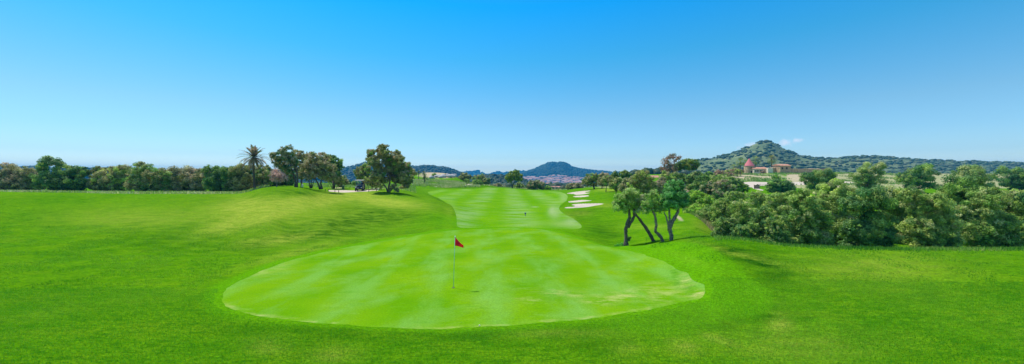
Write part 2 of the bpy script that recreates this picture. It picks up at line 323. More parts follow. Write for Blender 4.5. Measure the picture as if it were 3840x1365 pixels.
def zg(x, y): return float(zt(np.array([x]), np.array([y]))[0])
def P(u, d): x = (u-CU)*d/F; return Vector((x, d, zg(x, d)))
def ray(u, v, d0=6, d1=400):
    d = np.exp(np.linspace(math.log(d0), math.log(d1), 1500)); x = (u-CU)*d/F
    h = np.nonzero(zt(x, d) >= z_of(v, d))[0]
    i = h[0] if len(h) else len(d)-1
    return x[i], d[i]

# regions of the ground: outlines as seen, laid on the terrain in metres
K = 3840/2576
def poly_ray(pts, s=1.0, d0=6): return np.array([ray(a*s, b*s, d0) for a, b in pts])
def smooth_poly(p, it=2):
    p = np.asarray(p, float)
    for _ in range(it):
        q = np.roll(p, -1, 0); p = np.stack([.75*p+.25*q, .25*p+.75*q], 1).reshape(-1, 2)
    return p
green_poly = smooth_poly(np.array([(x if x > 601 else x, y) for x, y in poly_ray([(555, 745), (575, 722), (601, 708), (680, 671), (800, 637), (950, 607), (1100, 585), (1200, 576), (1280, 573), (1350, 575), (1410, 586), (1460, 602), (1520, 619), (1600, 634), (1660, 655), (1720, 685), (1765, 715), (1778, 742), (1740, 757), (1640, 778), (1500, 800), (1350, 815), (1200, 825), (1050, 828), (900, 821), (750, 808), (650, 797), (601, 786), (565, 768)], K)]))
fair_px = [(1712, 856), (1714, 825), (1708, 795), (1690, 768), (1655, 748), (1592, 719), (1640, 711), (1700, 710), (1770, 708), (1850, 704), (1900, 705.5), (1950, 708), (2000, 713.5), (2060, 717), (2095, 718), (2128, 729), (2130, 750), (2092, 776), (2104, 797), (2155, 823), (2188, 850), (2165, 860), (2090, 860), (1950, 852.5), (1850, 851), (1780, 853)]
fair_poly = smooth_poly(poly_ray(fair_px))
def zm4(pts): return [(1900+a/3.5225, 560+b/3.5225) for a, b in pts]
BUNK = [
 zm4([(780, 586), (830, 572), (900, 562), (1000, 549), (1118, 542), (1095, 555), (1012, 573), (1118, 572), (1062, 590), (960, 602), (905, 600), (868, 588)]),
 zm4([(868, 625), (900, 615), (1000, 609), (1092, 610), (1085, 622), (1000, 634), (920, 635)]),
 zm4([(803, 697), (830, 685), (930, 675), (1060, 670), (1158, 676), (1050, 690), (950, 701), (850, 704)]),
 zm4([(758, 772), (800, 763), (885, 763), (905, 752), (890, 742), (845, 735), (900, 724), (1050, 718), (1200, 713), (1308, 722), (1200, 742), (1050, 768), (900, 779), (780, 781)])]
bunk_poly = [smooth_poly(poly_ray(b)) for b in BUNK]
def UD(pts): return np.array([((u-CU)*d/F, d) for u, d in pts])
path_poly = smooth_poly(UD([(1228, 61), (1250, 58.8), (1330, 57.6), (1378, 57.8), (1408, 60), (1423, 63), (1426, 66), (1412, 65), (1398, 62.6), (1330, 62.5), (1290, 63.5), (1252, 63.5), (1235, 63)]))
def band(pts, w):
    p = np.array(pts); t = np.gradient(p, axis=0); t /= np.linalg.norm(t, axis=1)[:, None]; nrm = np.stack([-t[:, 1], t[:, 0]], 1)*w
    return np.concatenate([p+nrm, (p-nrm)[::-1]])
walk_poly = smooth_poly(band(poly_ray([(1632, 701), (1660, 700.5), (1700, 699.5), (1740, 697.5), (1762, 693), (1772, 689.5)]), 1.3), 1)
road_poly = smooth_poly(UD([(2778, 138), (2792, 118), (2812, 108), (2836, 98), (2858, 93), (2866, 96), (2836, 106), (2836, 113), (2870, 116), (2910, 119), (2960, 122), (3200, 128), (3200, 141), (2950, 137), (2900, 137)]))
bank_poly = smooth_poly(UD([(2560, 72), (2600, 66), (2610, 92), (2596, 93), (2560, 92)]), 1)

def inside(poly, X, Y):
    ins = np.zeros(len(X), bool); j = len(poly)-1
    for i in range(len(poly)):
        xi, yi = poly[i]; xj, yj = poly[j]
        c = ((yi > Y) != (yj > Y)) & (X < (xj-xi)*(Y-yi)/(yj-yi+1e-12)+xi); ins ^= c; j = i
    return ins
def sdf(poly, X, Y, pad=3):
    out = np.full(len(X), 99.0); lo = poly.min(0)-pad; hi = poly.max(0)+pad
    m = (X > lo[0]) & (X < hi[0]) & (Y > lo[1]) & (Y < hi[1]); x = X[m]; y = Y[m]; best = np.full(len(x), 1e9)
    for i in range(len(poly)):
        a = poly[i-1]; b = poly[i]; e = b-a; L = e@e+1e-12
        t = np.clip(((x-a[0])*e[0]+(y-a[1])*e[1])/L, 0, 1); best = np.minimum(best, (x-a[0]-t*e[0])**2+(y-a[1]-t*e[1])**2)
    s = np.sqrt(best)*np.where(inside(poly, x, y), -1, 1); out[m] = s; return out

# the sheet: a fan of rows and columns, fine near the camera
S = np.linspace(-1.75, 1.75, 760)
ys = np.concatenate([np.linspace(-15, 2, 14)[:-1], np.exp(np.linspace(math.log(18), math.log(176), 470))-16, np.exp(np.linspace(math.log(176), math.log(6016), 130))[1:]-16])
GX = (S[None, :]*(ys[:, None]+16)); GY = np.repeat(ys[:, None], len(S), 1)
nr, nc = GX.shape; X = GX.ravel(); Y = GY.ravel()
Z = zt(X, Y)
for b in bunk_poly:                                     # bunkers are dished
    s = sdf(b, X, Y); Z -= np.clip(-s/.9, 0, 1)*.34
    Z += np.exp(-((s-.35)/.4)**2)*.06
green_poly = np.array([p+.07*np.array([fbm(np.array([p[0]*1.3]), np.array([p[1]*1.3]), 3)[0], fbm(np.array([p[0]*1.3+50]), np.array([p[1]*1.3]), 3)[0]])*(1+p[1]/12) for p in smooth_poly(green_poly, 1)])
gd = sdf(green_poly, X, Y, 5)
Vt = np.stack([X, Y, Z], 1)
i0 = (np.arange(nr-1)[:, None]*nc+np.arange(nc-1)[None, :]).ravel()
T = np.concatenate([np.stack([i0, i0+1, i0+nc+1], 1), np.stack([i0, i0+nc+1, i0+nc], 1)])
# grass condition painted as real growth: dry, lush, fringe, bare earth
yy = np.maximum(Y, 3); U_ = CU+F*X/yy; V_ = HV+(CAMZ-Z)*F/yy
def blob(u, v, ru, rv, rot=0):
    c, s = math.cos(rot), math.sin(rot); a = (U_-u)*c+(V_-v)*s; b = -(U_-u)*s+(V_-v)*c
    return np.exp(-(a/ru)**2-(b/rv)**2)*(Y > 4)
nb = fbm(X/3, Y/3, 4)
dry = sum(w*blob(*a) for w, a in [(1.2, (960, 815, 190, 26, -.28)), (1.1, (1180, 755, 190, 20, -.15)), (.9, (930, 770, 120, 30, -.1)), (.45, (1150, 800, 400, 80, 0)), (.6, (1480, 760, 130, 20, .1)), (.5, (1100, 950, 180, 16, -.25)), (.7, (1040, 900, 160, 22, -.12)), (.6, (1350, 735, 90, 10, 0)), (1.2, (1363, 728, 11, 5, 0)), (.6, (1450, 762, 110, 14, .1)),
     (.6, (2590, 975, 110, 14, .35)), (.6, (2760, 950, 160, 12, .25)), (.5, (1250, 1330, 90, 30, 0)), (.6, (2560, 1300, 60, 26, .2)), (.7, (2925, 1215, 45, 40, 0)), (.35, (2350, 1310, 60, 30, 0)), (.5, (1000, 1300, 80, 30, 0)), (.6, (2690, 1270, 60, 14, .3)),
     (.3, (1684, 815, 16, 42, 0)), (.8, (2290, 712, 60, 8, 0)), (.6, (2180, 800, 40, 10, 0)), (.5, (2260, 770, 60, 10, 0)), (.8, (2145, 830, 14, 30, -.7)), (.4, (2450, 850, 120, 12, 0)), (.5, (2640, 850, 50, 20, .5)), (.5, (2100, 1250, 200, 15, 0)), (.5, (500, 820, 300, 40, 0)), (.5, (3300, 1000, 300, 60, 0)), (.4, (3000, 1300, 300, 60, 0))])
dryg = sum(w*blob(*a) for w, a in [(.9, (2245, 1130, 60, 14, .05)), (.9, (2340, 1105, 60, 16, -.2)), (.5, (2120, 1100, 130, 12, .1)), (1.1, (2620, 1105, 28, 16, 0)), (.5, (2480, 1100, 90, 40, 0)), (.6, (1990, 1125, 60, 10, 0)), (.5, (1000, 1010, 90, 20, -.2)), (.8, (2580, 1050, 30, 30, .5)), (1.0, (1040, 1208, 90, 6, .05))])
dryf = sum(w*blob(*a) for w, a in [(1.0, (2005, 776, 12, 2.2, 0)), (.7, (2115, 745, 16, 14, .6)), (.8, (2080, 800, 20, 20, -.7)), (.5, (1690, 800, 16, 40, 0)), (.9, (2068, 788, 9, 14, .5)), (.5, (2120, 840, 60, 12, 0)), (.45, (2140, 828, 20, 18, .5))])
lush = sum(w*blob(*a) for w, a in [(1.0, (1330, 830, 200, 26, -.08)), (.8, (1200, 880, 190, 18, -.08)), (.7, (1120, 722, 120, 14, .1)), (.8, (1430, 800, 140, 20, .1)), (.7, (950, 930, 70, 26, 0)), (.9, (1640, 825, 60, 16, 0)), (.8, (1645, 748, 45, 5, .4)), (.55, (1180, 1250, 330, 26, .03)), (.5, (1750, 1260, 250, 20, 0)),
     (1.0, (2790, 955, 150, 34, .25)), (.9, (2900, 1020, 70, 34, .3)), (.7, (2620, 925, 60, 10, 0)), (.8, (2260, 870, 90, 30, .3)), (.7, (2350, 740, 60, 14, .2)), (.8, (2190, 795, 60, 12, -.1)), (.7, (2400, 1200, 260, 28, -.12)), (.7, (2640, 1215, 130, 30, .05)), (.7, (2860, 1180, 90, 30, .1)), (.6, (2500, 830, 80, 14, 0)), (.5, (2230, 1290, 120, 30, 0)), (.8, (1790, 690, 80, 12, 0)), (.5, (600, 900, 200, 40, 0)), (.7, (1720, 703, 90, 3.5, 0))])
lushg = sum(w*blob(*a) for w, a in [(.9, (2535, 1040, 16, 40, -.25)), (.6, (2580, 1080, 20, 30, -.6))])
wcol = np.clip((U_-2200)/300, 0, 1)*1.5+np.clip((1500-V_*1.2)/400, 0, 1)*.5+.55
fringe = np.clip((wcol+nb*.3-gd)/.35, 0, 1)*(gd < 4)*np.clip(1.45-(V_-1000)/260, .15, 1)
apron = ((Y > 31) & (Y < 40) & (np.abs(X) < 9)).astype(float)*.9
apron = np.clip(np.exp(-((Y-35)/4.)**4)*np.exp(-((X+1)/7.5)**6), 0, 1)
fringe = np.maximum(fringe, .85*apron)
earth = np.clip(sum(w*blob(*a)*m for w, a, m in [(1.1, (1650, 652, 70, 12, 0), (Y > 158)*(Y < 200)), (.75, (2850, 664, 160, 15, 0), (Y > 115)*(Y < 230)), (.55, (2700, 670, 140, 18, 0), (Y > 110)*(Y < 250)), (.9, (950, 707, 60, 7, 0), (Y > 49)*(Y < 70)), (.7, (2775, 756, 60, 10, .2), (Y > 30)*(Y < 70)), (.8, (2545, 815, 22, 8, .7), (Y > 30)*(Y < 45)), (.7, (1270, 704, 34, 4, 0), (Y > 62)*(Y < 75)), (.8, (1410, 703, 60, 6, 0), (Y > 60)*(Y < 72)), (.75, (1640, 660, 70, 12, 0), (Y > 140)*(Y < 200)), (.6, (2270, 702, 50, 4, 0), Y > 80)])
   + .6*(Y > 105)*(U_ > 2950) + .5*((Y > 52)*(Y < 64)*(U_ < 1010)*(U_ > 880))*1.0, 0, .85)
wild = np.clip((Y-230)/60, 0, 1)
def pack(d, lu, f=0): return np.stack([np.clip(d, 0, 1), np.clip(lu, 0, 1), np.clip(f+0*d, 0, 1), earth], 1)
dryg = dryg+.7*np.exp(-((gd+.07)/.09)**2)*(V_ > 1130)*(nb > -.25)
CG = pack(dry, lush+1.0*wild, fringe); CGR = pack(dryg, lushg); CF = pack(dryf, .0*dry)

class Sheet:
    def __init__(s, V, C, T): s.V = V; s.C = C; s.T = T
def clip(sh, poly, Calt):
    """split triangles of the sheet along an outline -> (inside mesh, rest); both share the edge exactly"""
    s = sdf(poly, sh.V[:, 0], sh.V[:, 1]); s[np.abs(s) < 1e-4] = 1e-4; neg = s < 0; k = neg[sh.T].sum(1)
    ins = list(map(tuple, [])); In = sh.T[k == 3]; Out = sh.T[k == 0]; st = sh.T[(k == 1) | (k == 2)]
    newV = []; newC = []; ed = {}; a_in = []; a_out = []; base = len(sh.V)
    def mid(a, b):
        key = (a, b) if a < b else (b, a)
        if key not in ed:
            t = s[a]/(s[a]-s[b]); ed[key] = base+len(newV); newV.append(sh.V[a]*(1-t)+sh.V[b]*t); newC.append((a, b, t))
        return ed[key]
    for t in st:
        t = [int(q) for q in t]
        while not (neg[t[0]] != neg[t[1]] and neg[t[0]] != neg[t[2]]): t = t[1:]+t[:1]
        a, b, c = t; p = mid(a, b); q = mid(a, c)
        one, two = [(a, p, q)], [(p, b, c), (p, c, q)]
        (a_in if neg[a] else a_out).extend(one); (a_out if neg[a] else a_in).extend(two)
    if newV:
        idx = np.array([(a, b) for a, b, t in newC]); tt = np.array([t for a, b, t in newC])[:, None]
        V2 = np.concatenate([sh.V, np.array(newV)]); C2 = np.concatenate([sh.C, sh.C[idx[:, 0]]*(1-tt)+sh.C[idx[:, 1]]*tt])
        Ca = np.concatenate([Calt, Calt[idx[:, 0]]*(1-tt)+Calt[idx[:, 1]]*tt])
    else: V2, C2, Ca = sh.V, sh.C, Calt
    cat = lambda A, B: np.concatenate([A, np.array(B, int).reshape(-1, 3)])
    return Sheet(V2, Ca, cat(In, a_in)), Sheet(V2, C2, cat(Out, a_out))
def emit(name, sh, m, dz=0):
    use = np.unique(sh.T); mp = np.full(len(sh.V), -1); mp[use] = np.arange(len(use))
    me = npmesh(name, sh.V[use], mp[sh.T], sh.C[use]); o = link(name, me, m, None, True); o['kind'] = 'structure'; return o
def ext(A, n0):  # rest sheets have grown: pad the alternative colours
    return np.concatenate([A, np.zeros((n0-len(A), 4))]) if n0 > len(A) else A
gr = Sheet(Vt, CG, T)
r_, gr = clip(gr, green_poly, CGR); emit('putting_green', r_, GREEN)
r_, gr = clip(gr, fair_poly, ext(CF, len(gr.V))); emit('fairway', r_, FAIR)
for b in bunk_poly:
    r_, gr = clip(gr, b, ext(CF, len(gr.V))); emit('sand_bunker', r_, SAND)
r_, gr = clip(gr, path_poly, ext(CF, len(gr.V))); emit('cart_path', r_, TRACK)
r_, gr = clip(gr, walk_poly, ext(CF, len(gr.V))); emit('footpath', r_, TRACK)
r_, gr = clip(gr, road_poly, ext(CF, len(gr.V))); emit('dirt_road', r_, TRACK)
emit('ground', gr, ROUGH)

# ------------------------------------------------------------------ hills: each a real ridge with a front and a back slope
def hillmat(name, a, b, c, scale):
    m, n, l, p = mat(name); geo = n('ShaderNodeNewGeometry')
    z = n('ShaderNodeTexNoise', inp={'Scale': scale, 'Detail': 9, 'Roughness': .65}); l(geo.outputs['Position'], z.inputs['Vector'])
    z2 = n('ShaderNodeTexNoise', inp={'Scale': scale*.18, 'Detail': 4}); l(geo.outputs['Position'], z2.inputs['Vector'])
    r = ramp(n('ShaderNodeValToRGB'), [(.36, a), (.52, b), (.68, c)]); l(z.outputs[0], r.inputs[0])
    r2 = ramp(n('ShaderNodeValToRGB'), [(.4, (.75, .8, .8)), (.65, (1.25, 1.2, 1.15))]); l(z2.outputs[0], r2.inputs[0])
    mm = n('ShaderNodeMixRGB', blend_type='MULTIPLY'); mm.inputs[0].default_value = 1; l(r.outputs[0], mm.inputs[1]); l(r2.outputs[0], mm.inputs[2]); l(mm.outputs[0], p.inputs['Base Color'])
    p.inputs['Roughness'].default_value = .95; p.inputs['Specular IOR Level'].default_value = .05
    b_ = n('ShaderNodeBump', inp={'Strength': 1, 'Distance': 3}); l(z.outputs[0], b_.inputs['Height']); l(b_.outputs[0], p.inputs['Normal'])
    return m
FOREST = hillmat('forest_floor', (.012, .04, .012), (.022, .065, .022), (.05, .09, .04), .03)
SCRUB = hillmat('scrub_hill', (.09, .14, .055), (.15, .19, .08), (.21, .225, .11), .06)
HILLS = []
def ridge(name, d1, d0, d2, pts, m, amp=.06, p=1.0, nu=260, nd=70):
    """front foot at d1, crest at d0, back foot at d2; pts = (u, v) of the crest line"""
    pu = [a for a, b in pts]; pv = [b for a, b in pts]; seed = len(HILLS)*13.7
    def f(x, y):
        d = np.maximum(y, 1); u = CU+F*x/d; H = z_of(pchip(pu, pv, u), d0)
        t = np.where(y < d0, (y-d1)/(d0-d1), (d2-y)/(d2-d0)); t = np.clip(t, 0, 1); w = (np.sin((t-.5)*PI)*.5+.5)**p
        zb = zt(x, y)-3; e = np.clip(np.minimum(u-pu[0], pu[-1]-u)/40, 0, 1)
        nz = (fbm(x/(d0*.06)+seed, y/(d0*.06), 5))*(H-zb)*amp*2*(1-np.abs(2*w-1)*.75)
        return zb+(H-zb)*w*e+nz*e - (1-e)*4
    HILLS.append(f)
    uu = np.linspace(pu[0], pu[-1], nu); dd = np.linspace(d1, d2, nd); D, Uu = np.meshgrid(dd, uu, indexing='ij'); x = (Uu-CU)*D/F
    V = np.stack([x.ravel(), D.ravel(), f(x.ravel(), D.ravel())], 1); i0 = (np.arange(nd-1)[:, None]*nu+np.arange(nu-1)).ravel()
    o = link(name, npmesh(name, V, np.stack([i0, i0+1, i0+nu+1, i0+nu], 1)), m, None, True); o['kind'] = 'structure'
    return f
R_MTN = ridge('mountain', 1750, 2600, 3300, [(1880, 692), (1930, 668), (1955, 654), (1985, 643), (2005, 637), (2025, 627), (2040, 621), (2060, 613), (2080, 611), (2098, 611), (2115, 613), (2135, 622), (2150, 630), (2180, 637), (2220, 642), (2300, 648), (2400, 650), (2500, 655), (2560, 680)], FOREST, .07, 1.25)
R_BACK = ridge('hills', 2900, 3500, 4600, [(-1500, 640), (0, 646), (800, 640), (1200, 640), (1500, 644), (1700, 650), (1735, 649), (1760, 645), (1785, 642.5), (1800, 646), (1820, 655), (1835, 656), (1865, 645), (1885, 650), (1910, 649), (1960, 645), (2000, 648), (2300, 647), (2450, 648), (2800, 648), (3300, 646), (4200, 642), (5300, 640)], FOREST, .05, 1.0, 600, 40)
R_LEFT = ridge('wooded_ridge', 900, 1350, 1900, [(1210, 660), (1270, 643), (1300, 634), (1330, 626), (1355, 617), (1378, 612), (1410, 617), (1450, 624), (1500, 624), (1560, 627), (1610, 626), (1640, 630), (1665, 633), (1690, 638), (1715, 646), (1740, 657), (1770, 668), (1810, 680), (1860, 690)], FOREST, .08, 1.1)
R_NEAR = ridge('wooded_ridge', 420, 640, 860, [(1680, 692), (1740, 676), (1800, 667), (1850, 664), (1900, 669), (1950, 678), (2010, 692)], FOREST, .08, 1.0, 120, 40)
R_FAR = ridge('wooded_ridge', -0+600, 1000, 1500, [(-1500, 628), (-300, 622), (300, 634), (800, 642), (1050, 640), (1250, 664), (1300, 690)], FOREST, .08, 1.1, 300, 50)
R_HILL = ridge('scrub_hill', 420, 900, 1300, [(2300, 672), (2380, 652), (2450, 640), (2550, 614), (2615, 602), (2654, 599), (2690, 591), (2749, 575), (2802, 555), (2834, 542), (2870, 534), (2897, 537), (2916, 547), (2945, 562), (3000, 584), (3100, 596), (3250, 588), (3450, 602), (3800, 612), (4300, 625), (5200, 640)], SCRUB, .045, 1.15, 520, 110)

# ------------------------------------------------------------------ far woods: thousands of small crowns, one mass per hill
PHI = (1+5**.5)/2
ICO = np.array([(-1, PHI, 0), (1, PHI, 0), (-1, -PHI, 0), (1, -PHI, 0), (0, -1, PHI), (0, 1, PHI), (0, -1, -PHI), (0, 1, -PHI), (PHI, 0, -1), (PHI, 0, 1), (-PHI, 0, -1), (-PHI, 0, 1)])/math.sqrt(1+PHI**2)
ICF = np.array([(0, 11, 5), (0, 5, 1), (0, 1, 7), (0, 7, 10), (0, 10, 11), (1, 5, 9), (5, 11, 4), (11, 10, 2), (10, 7, 6), (7, 1, 8), (3, 9, 4), (3, 4, 2), (3, 2, 6), (3, 6, 8), (3, 8, 9), (4, 9, 5), (2, 4, 11), (6, 2, 10), (8, 6, 7), (9, 8, 1)])
def wood(name, label, pts, r, pal, rs, squash=.8):
    pts = np.asarray(pts); N = len(pts); rr = (.45+1.1*rs.rand(N)**2.2)*r*1.15
    V = ICO[None]*rs.uniform(.7, 1.3, (N, 12, 1))*rr[:, None, None]*np.array([1, 1, squash])+pts[:, None, :]+np.array([0, 0, 1])*rr[:, None, None]*.45
    Fc = ICF[None]+12*np.arange(N)[:, None, None]; c = np.array(pal)[rs.randint(len(pal), size=N)]*rs.uniform(.7, 1.3, (N, 1))
    o = link(name, npmesh(name, V.reshape(-1, 3), Fc.reshape(-1, 3), np.repeat(c, 12, 0)), LEAF, None, False)
    return tag(o, label, 'trees', None, 'stuff')
def scatter(f, u0, u1, d0, d1, N, rs, keep=None):
    u = rs.uniform(u0, u1, N*3); d = rs.uniform(d0, d1, N*3); x = (u-CU)*d/F
    k = vnoise(x/(d*.02), d/(d*.0+d1*.02)) + rs.uniform(-.35, .35, N*3) > -.05
    x = x[k][:N]; d = d[k][:N]; return np.stack([x, d, f(x, d)], 1)
rs = np.random.RandomState(11)
DG = [(.012, .055, .018), (.02, .075, .022), (.03, .085, .03), (.045, .095, .03)]
wood('mountain_wood', 'dark blue-green pine wood covering the round-topped mountain behind the town', scatter(R_MTN, 1900, 2500, 2050, 2650, 9000, rs), 6.5, DG, rs)
wood('ridge_wood', 'pine wood covering the long left ridge behind the big olive tree', scatter(R_LEFT, 1215, 1850, 930, 1400, 7000, rs), 4.2, DG, rs)
wood('near_ridge_wood', 'blue-green wooded low ridge left of the lone pine', scatter(R_NEAR, 1685, 2005, 440, 700, 2600, rs), 3.0, DG, rs)
wood('far_left_wood', 'pine wood on the ridge far left', scatter(R_FAR, -400, 1250, 700, 1040, 4000, rs), 3.5, DG, rs)
wood('horizon_wood', 'dark wood on the low far hills along the horizon', scatter(R_BACK, 0, 3900, 3200, 3560, 7000, rs), 9, DG, rs)
wood('scrub', 'dark round bushes dotted over the tall dry hill at the right', scatter(R_HILL, 2350, 3900, 480, 930, 3300, rs), 3.2, [(.09, .15, .05), (.12, .19, .07), (.16, .22, .085), (.20, .24, .10)], rs, .5)
vz = lambda x, d: zt(x, d)
wood('valley_wood', 'mixed trees and groves filling the valley between the fairway and the town', scatter(vz, 1560, 2500, 330, 1900, 6500, rs), 4.2, DG+[(.07, .11, .03), (.10, .13, .05)], rs)
wood('valley_grove', 'low olive grove and scrub just below the far end of the fairway', scatter(vz, 1830, 2330, 165, 400, 1500, rs), 1.9, [(.05, .09, .03), (.09, .12, .05), (.12, .14, .06), (.03, .07, .02)], rs)

# ------------------------------------------------------------------ plants
def leaf_mesh(name, blobs, size, cover, pal, rs, ratio=.45, clump=.34, gap=.1, up=.15, shell=.5):
    """blobs: (x, y, z, r, squash). leaves gather in clumps, clumps on each blob's outer part"""
    C = []; R = []; O = []
    for x, y, z, r, sq in blobs:
        cl = r*clump; Mn = max(16, int(30*(1/clump/3)**2)); u = rs.normal(size=(Mn, 3)); u /= np.linalg.norm(u, axis=1)[:, None]
        rad = r*(shell+(1-shell)*rs.rand(Mn)**.6)*rs.uniform(.82, 1.08, Mn); keep = rs.rand(Mn) > gap
        c = u*rad[:, None]*np.array([1, 1, sq])+np.array([x, y, z]); C.append(c[keep]); R.append(np.full(keep.sum(), cl)*rs.uniform(.45, 1.45, keep.sum())); O.append(u[keep])
    C = np.concatenate(C); R = np.concatenate(R); O = np.concatenate(O); area = size*size*ratio*.5
    cnt = np.maximum(3, (1.35*cover*4*PI*R**2*.5/area).astype(int)); idx = np.repeat(np.arange(len(C)), cnt); N = len(idx)
    u = rs.normal(size=(N, 3)); u /= np.linalg.norm(u, axis=1)[:, None]; pos = C[idx]+u*(R[idx]*rs.rand(N)**.45)[:, None]*np.array([1, 1, .85])
    nrm = u*.55+O[idx]*.35+rs.normal(size=(N, 3))*.45+np.array([0, 0, up]); nrm /= np.linalg.norm(nrm, axis=1)[:, None]
    t = np.cross(nrm, rs.normal(size=(N, 3))); t /= np.linalg.norm(t, axis=1)[:, None]; b = np.cross(nrm, t)
    L = (size*rs.uniform(.6, 1.35, N)*.5)[:, None]; Wd = L*ratio
    V = np.stack([pos-t*L, pos+b*Wd, pos+t*L, pos-b*Wd], 1).reshape(-1, 3); Fc = np.arange(4*N).reshape(-1, 4)
    pal = np.array(pal)*2.8; cc = pal[rs.randint(len(pal), size=len(C))]*rs.uniform(.78, 1.22, (len(C), 1)); c = cc[idx]*rs.uniform(.72, 1.3, (N, 1))
    return npmesh(name, V, Fc, np.repeat(c, 4, 0))
OLIVE = [(.115, .125, .035), (.14, .145, .05), (.175, .165, .07), (.085, .105, .03), (.15, .14, .055)]
OLIVEG = [(.15, .14, .07), (.18, .155, .085), (.12, .125, .055), (.20, .16, .10)]
DARK = [(.025, .07, .018), (.035, .09, .022), (.05, .10, .03), (.06, .11, .03)]
MID = [(.08, .14, .022), (.11, .17, .03), (.06, .115, .02), (.14, .18, .04)]
BRIGHT = [(.10, .19, .015), (.14, .23, .02), (.07, .14, .012), (.17, .23, .03)]
YEL = [(.17, .22, .04), (.22, .25, .06), (.13, .18, .035), (.10, .15, .03)]
PINE = [(.085, .125, .015), (.12, .155, .02), (.15, .17, .028), (.055, .085, .012)]
BROWN = [(.17, .11, .07), (.20, .14, .09), (.14, .09, .06), (.13, .11, .05)]
PINK = [(.27, .18, .155), (.22, .145, .13), (.31, .22, .19)]
cnt = [0]
def plant(name, label, cat, u, d, blobs, pal, leaf=None, cover=.75, stems=None, sr=None, bark=BARK, group=None, ratio=.45, gap=.1, sq=.85, clump=.27, deep=.35, limbs=True, parts=('trunk', 'crown'), shell=.5, extra=None, fork=.35, dz=0, fill=0, rk=1):
    """blobs (u, v, r[, squash]) in photo pixels at distance d; stems: polylines of (u, v, r) in pixels"""
    cnt[0] += 1; rs = np.random.RandomState(100+cnt[0]); rng = random.Random(cnt[0])
    b = P(u, d); b.z += dz; s = d/F
    if fill:
        blobs = tuple(blobs)+tuple((q[0]+rng.uniform(-10, 10), q[1]+(v_of(b.z, d)-q[1])*f, q[2]*.95) for q in blobs for f in ((.45, .8) if fill > 1 else (.55,)) if v_of(b.z, d)-q[1] > q[2]*.7)
    w = max(x[0]+x[2] for x in blobs)-min(x[0]-x[2] for x in blobs)
    L = []
    for q in blobs:
        yo = q[4]*s if len(q) > 4 else rng.uniform(-deep, deep)*max(0, w/2-q[2])*s
        L.append(((q[0]-u)*s, yo, z_of(q[1], d)-b.z, q[2]*s*1.14*rk, q[3] if len(q) > 3 and q[3] else sq))
    t = thing(name, label, cat, b, 0, group)
    leaf = leaf or max(.05, d*.0036)
    mb = MB()
    if stems:
        for st in stems:
            pts = [((a-u)*s, (st2[0]*s if st2 else 0), z_of(v, d)-b.z) for a, v, r, *st2 in st]
            # densify with wobble
            Q = []; Rr = []
            for i in range(len(pts)-1):
                for k in range(4):
                    f = k/4; p = Vector(pts[i]).lerp(Vector(pts[i+1]), f); r = (st[i][2]*(1-f)+st[i+1][2]*f)*s
                    Q.append(p+Vector((rng.uniform(-1, 1), rng.uniform(-1, 1), 0))*r*.18*(i+k > 0)); Rr.append(r*rng.uniform(.9, 1.12))
            Q.append(Vector(pts[-1])); Rr.append(st[-1][2]*s)
            Q[0].z -= .15; Rr = [q*(.82 if i > 1 else 1.05) for i, q in enumerate(Rr)]; mb.tube(Q, Rr, 9, wob=.08, rng=rng)
    if limbs:
        r0 = sr*s if sr else max(.03, .055*sum(q[3] for q in L)/len(L)*1.8)
        zc = sum(q[2] for q in L)/len(L); fk = Vector(((sum(q[0] for q in L)/len(L))*.25, 0, max(.15, zc*fork)))
        if stems: fk = Vector(((stems[0][-1][0]-u)*s, 0, z_of(stems[0][-1][1], d)-b.z)); r0 = stems[0][-1][2]*s
        else: mb.tube([(0, 0, -.15), (fk.x*.3+.2*r0, 0, fk.z*.5), fk], [r0*1.25, r0, r0*.85], 8, wob=.1, rng=rng)
        for q in L:
            c = Vector(q[:3]); m = fk.lerp(c, .5)+Vector((rng.uniform(-.1, .1), rng.uniform(-.1, .1), -.12*abs(c.x-fk.x)))*q[3]
            mb.tube([fk, m, c], [r0*.42, r0*.22, r0*.06], 6, wob=.1, rng=rng)
            for k in range(4):
                e = c+Vector((rng.gauss(0, 1), rng.gauss(0, 1), rng.gauss(.3, .8))).normalized()*q[3]*.8
                mb.tube([m.lerp(c, .5), (m+e)/2+Vector((0, 0, .05)), e], [r0*.2, r0*.13, r0*.05], 4, rng=rng)
    if mb.V: mb.build(parts[0], bark, t, True)
    me = leaf_mesh(parts[1], L, leaf, cover, pal, rs, ratio, clump, gap, shell=shell)
    link(parts[1], me, LEAF, t)
    if extra:
        for nm, bl, pl, cv in extra:
            L2 = [((q[0]-u)*s, rng.uniform(-.2, .2)*q[2]*s, z_of(q[1], d)-b.z, q[2]*s, sq) for q in bl]
            link(nm, leaf_mesh(nm, L2, leaf, cv, pl, rs, ratio, clump, gap, shell=shell), LEAF, t)
    return t
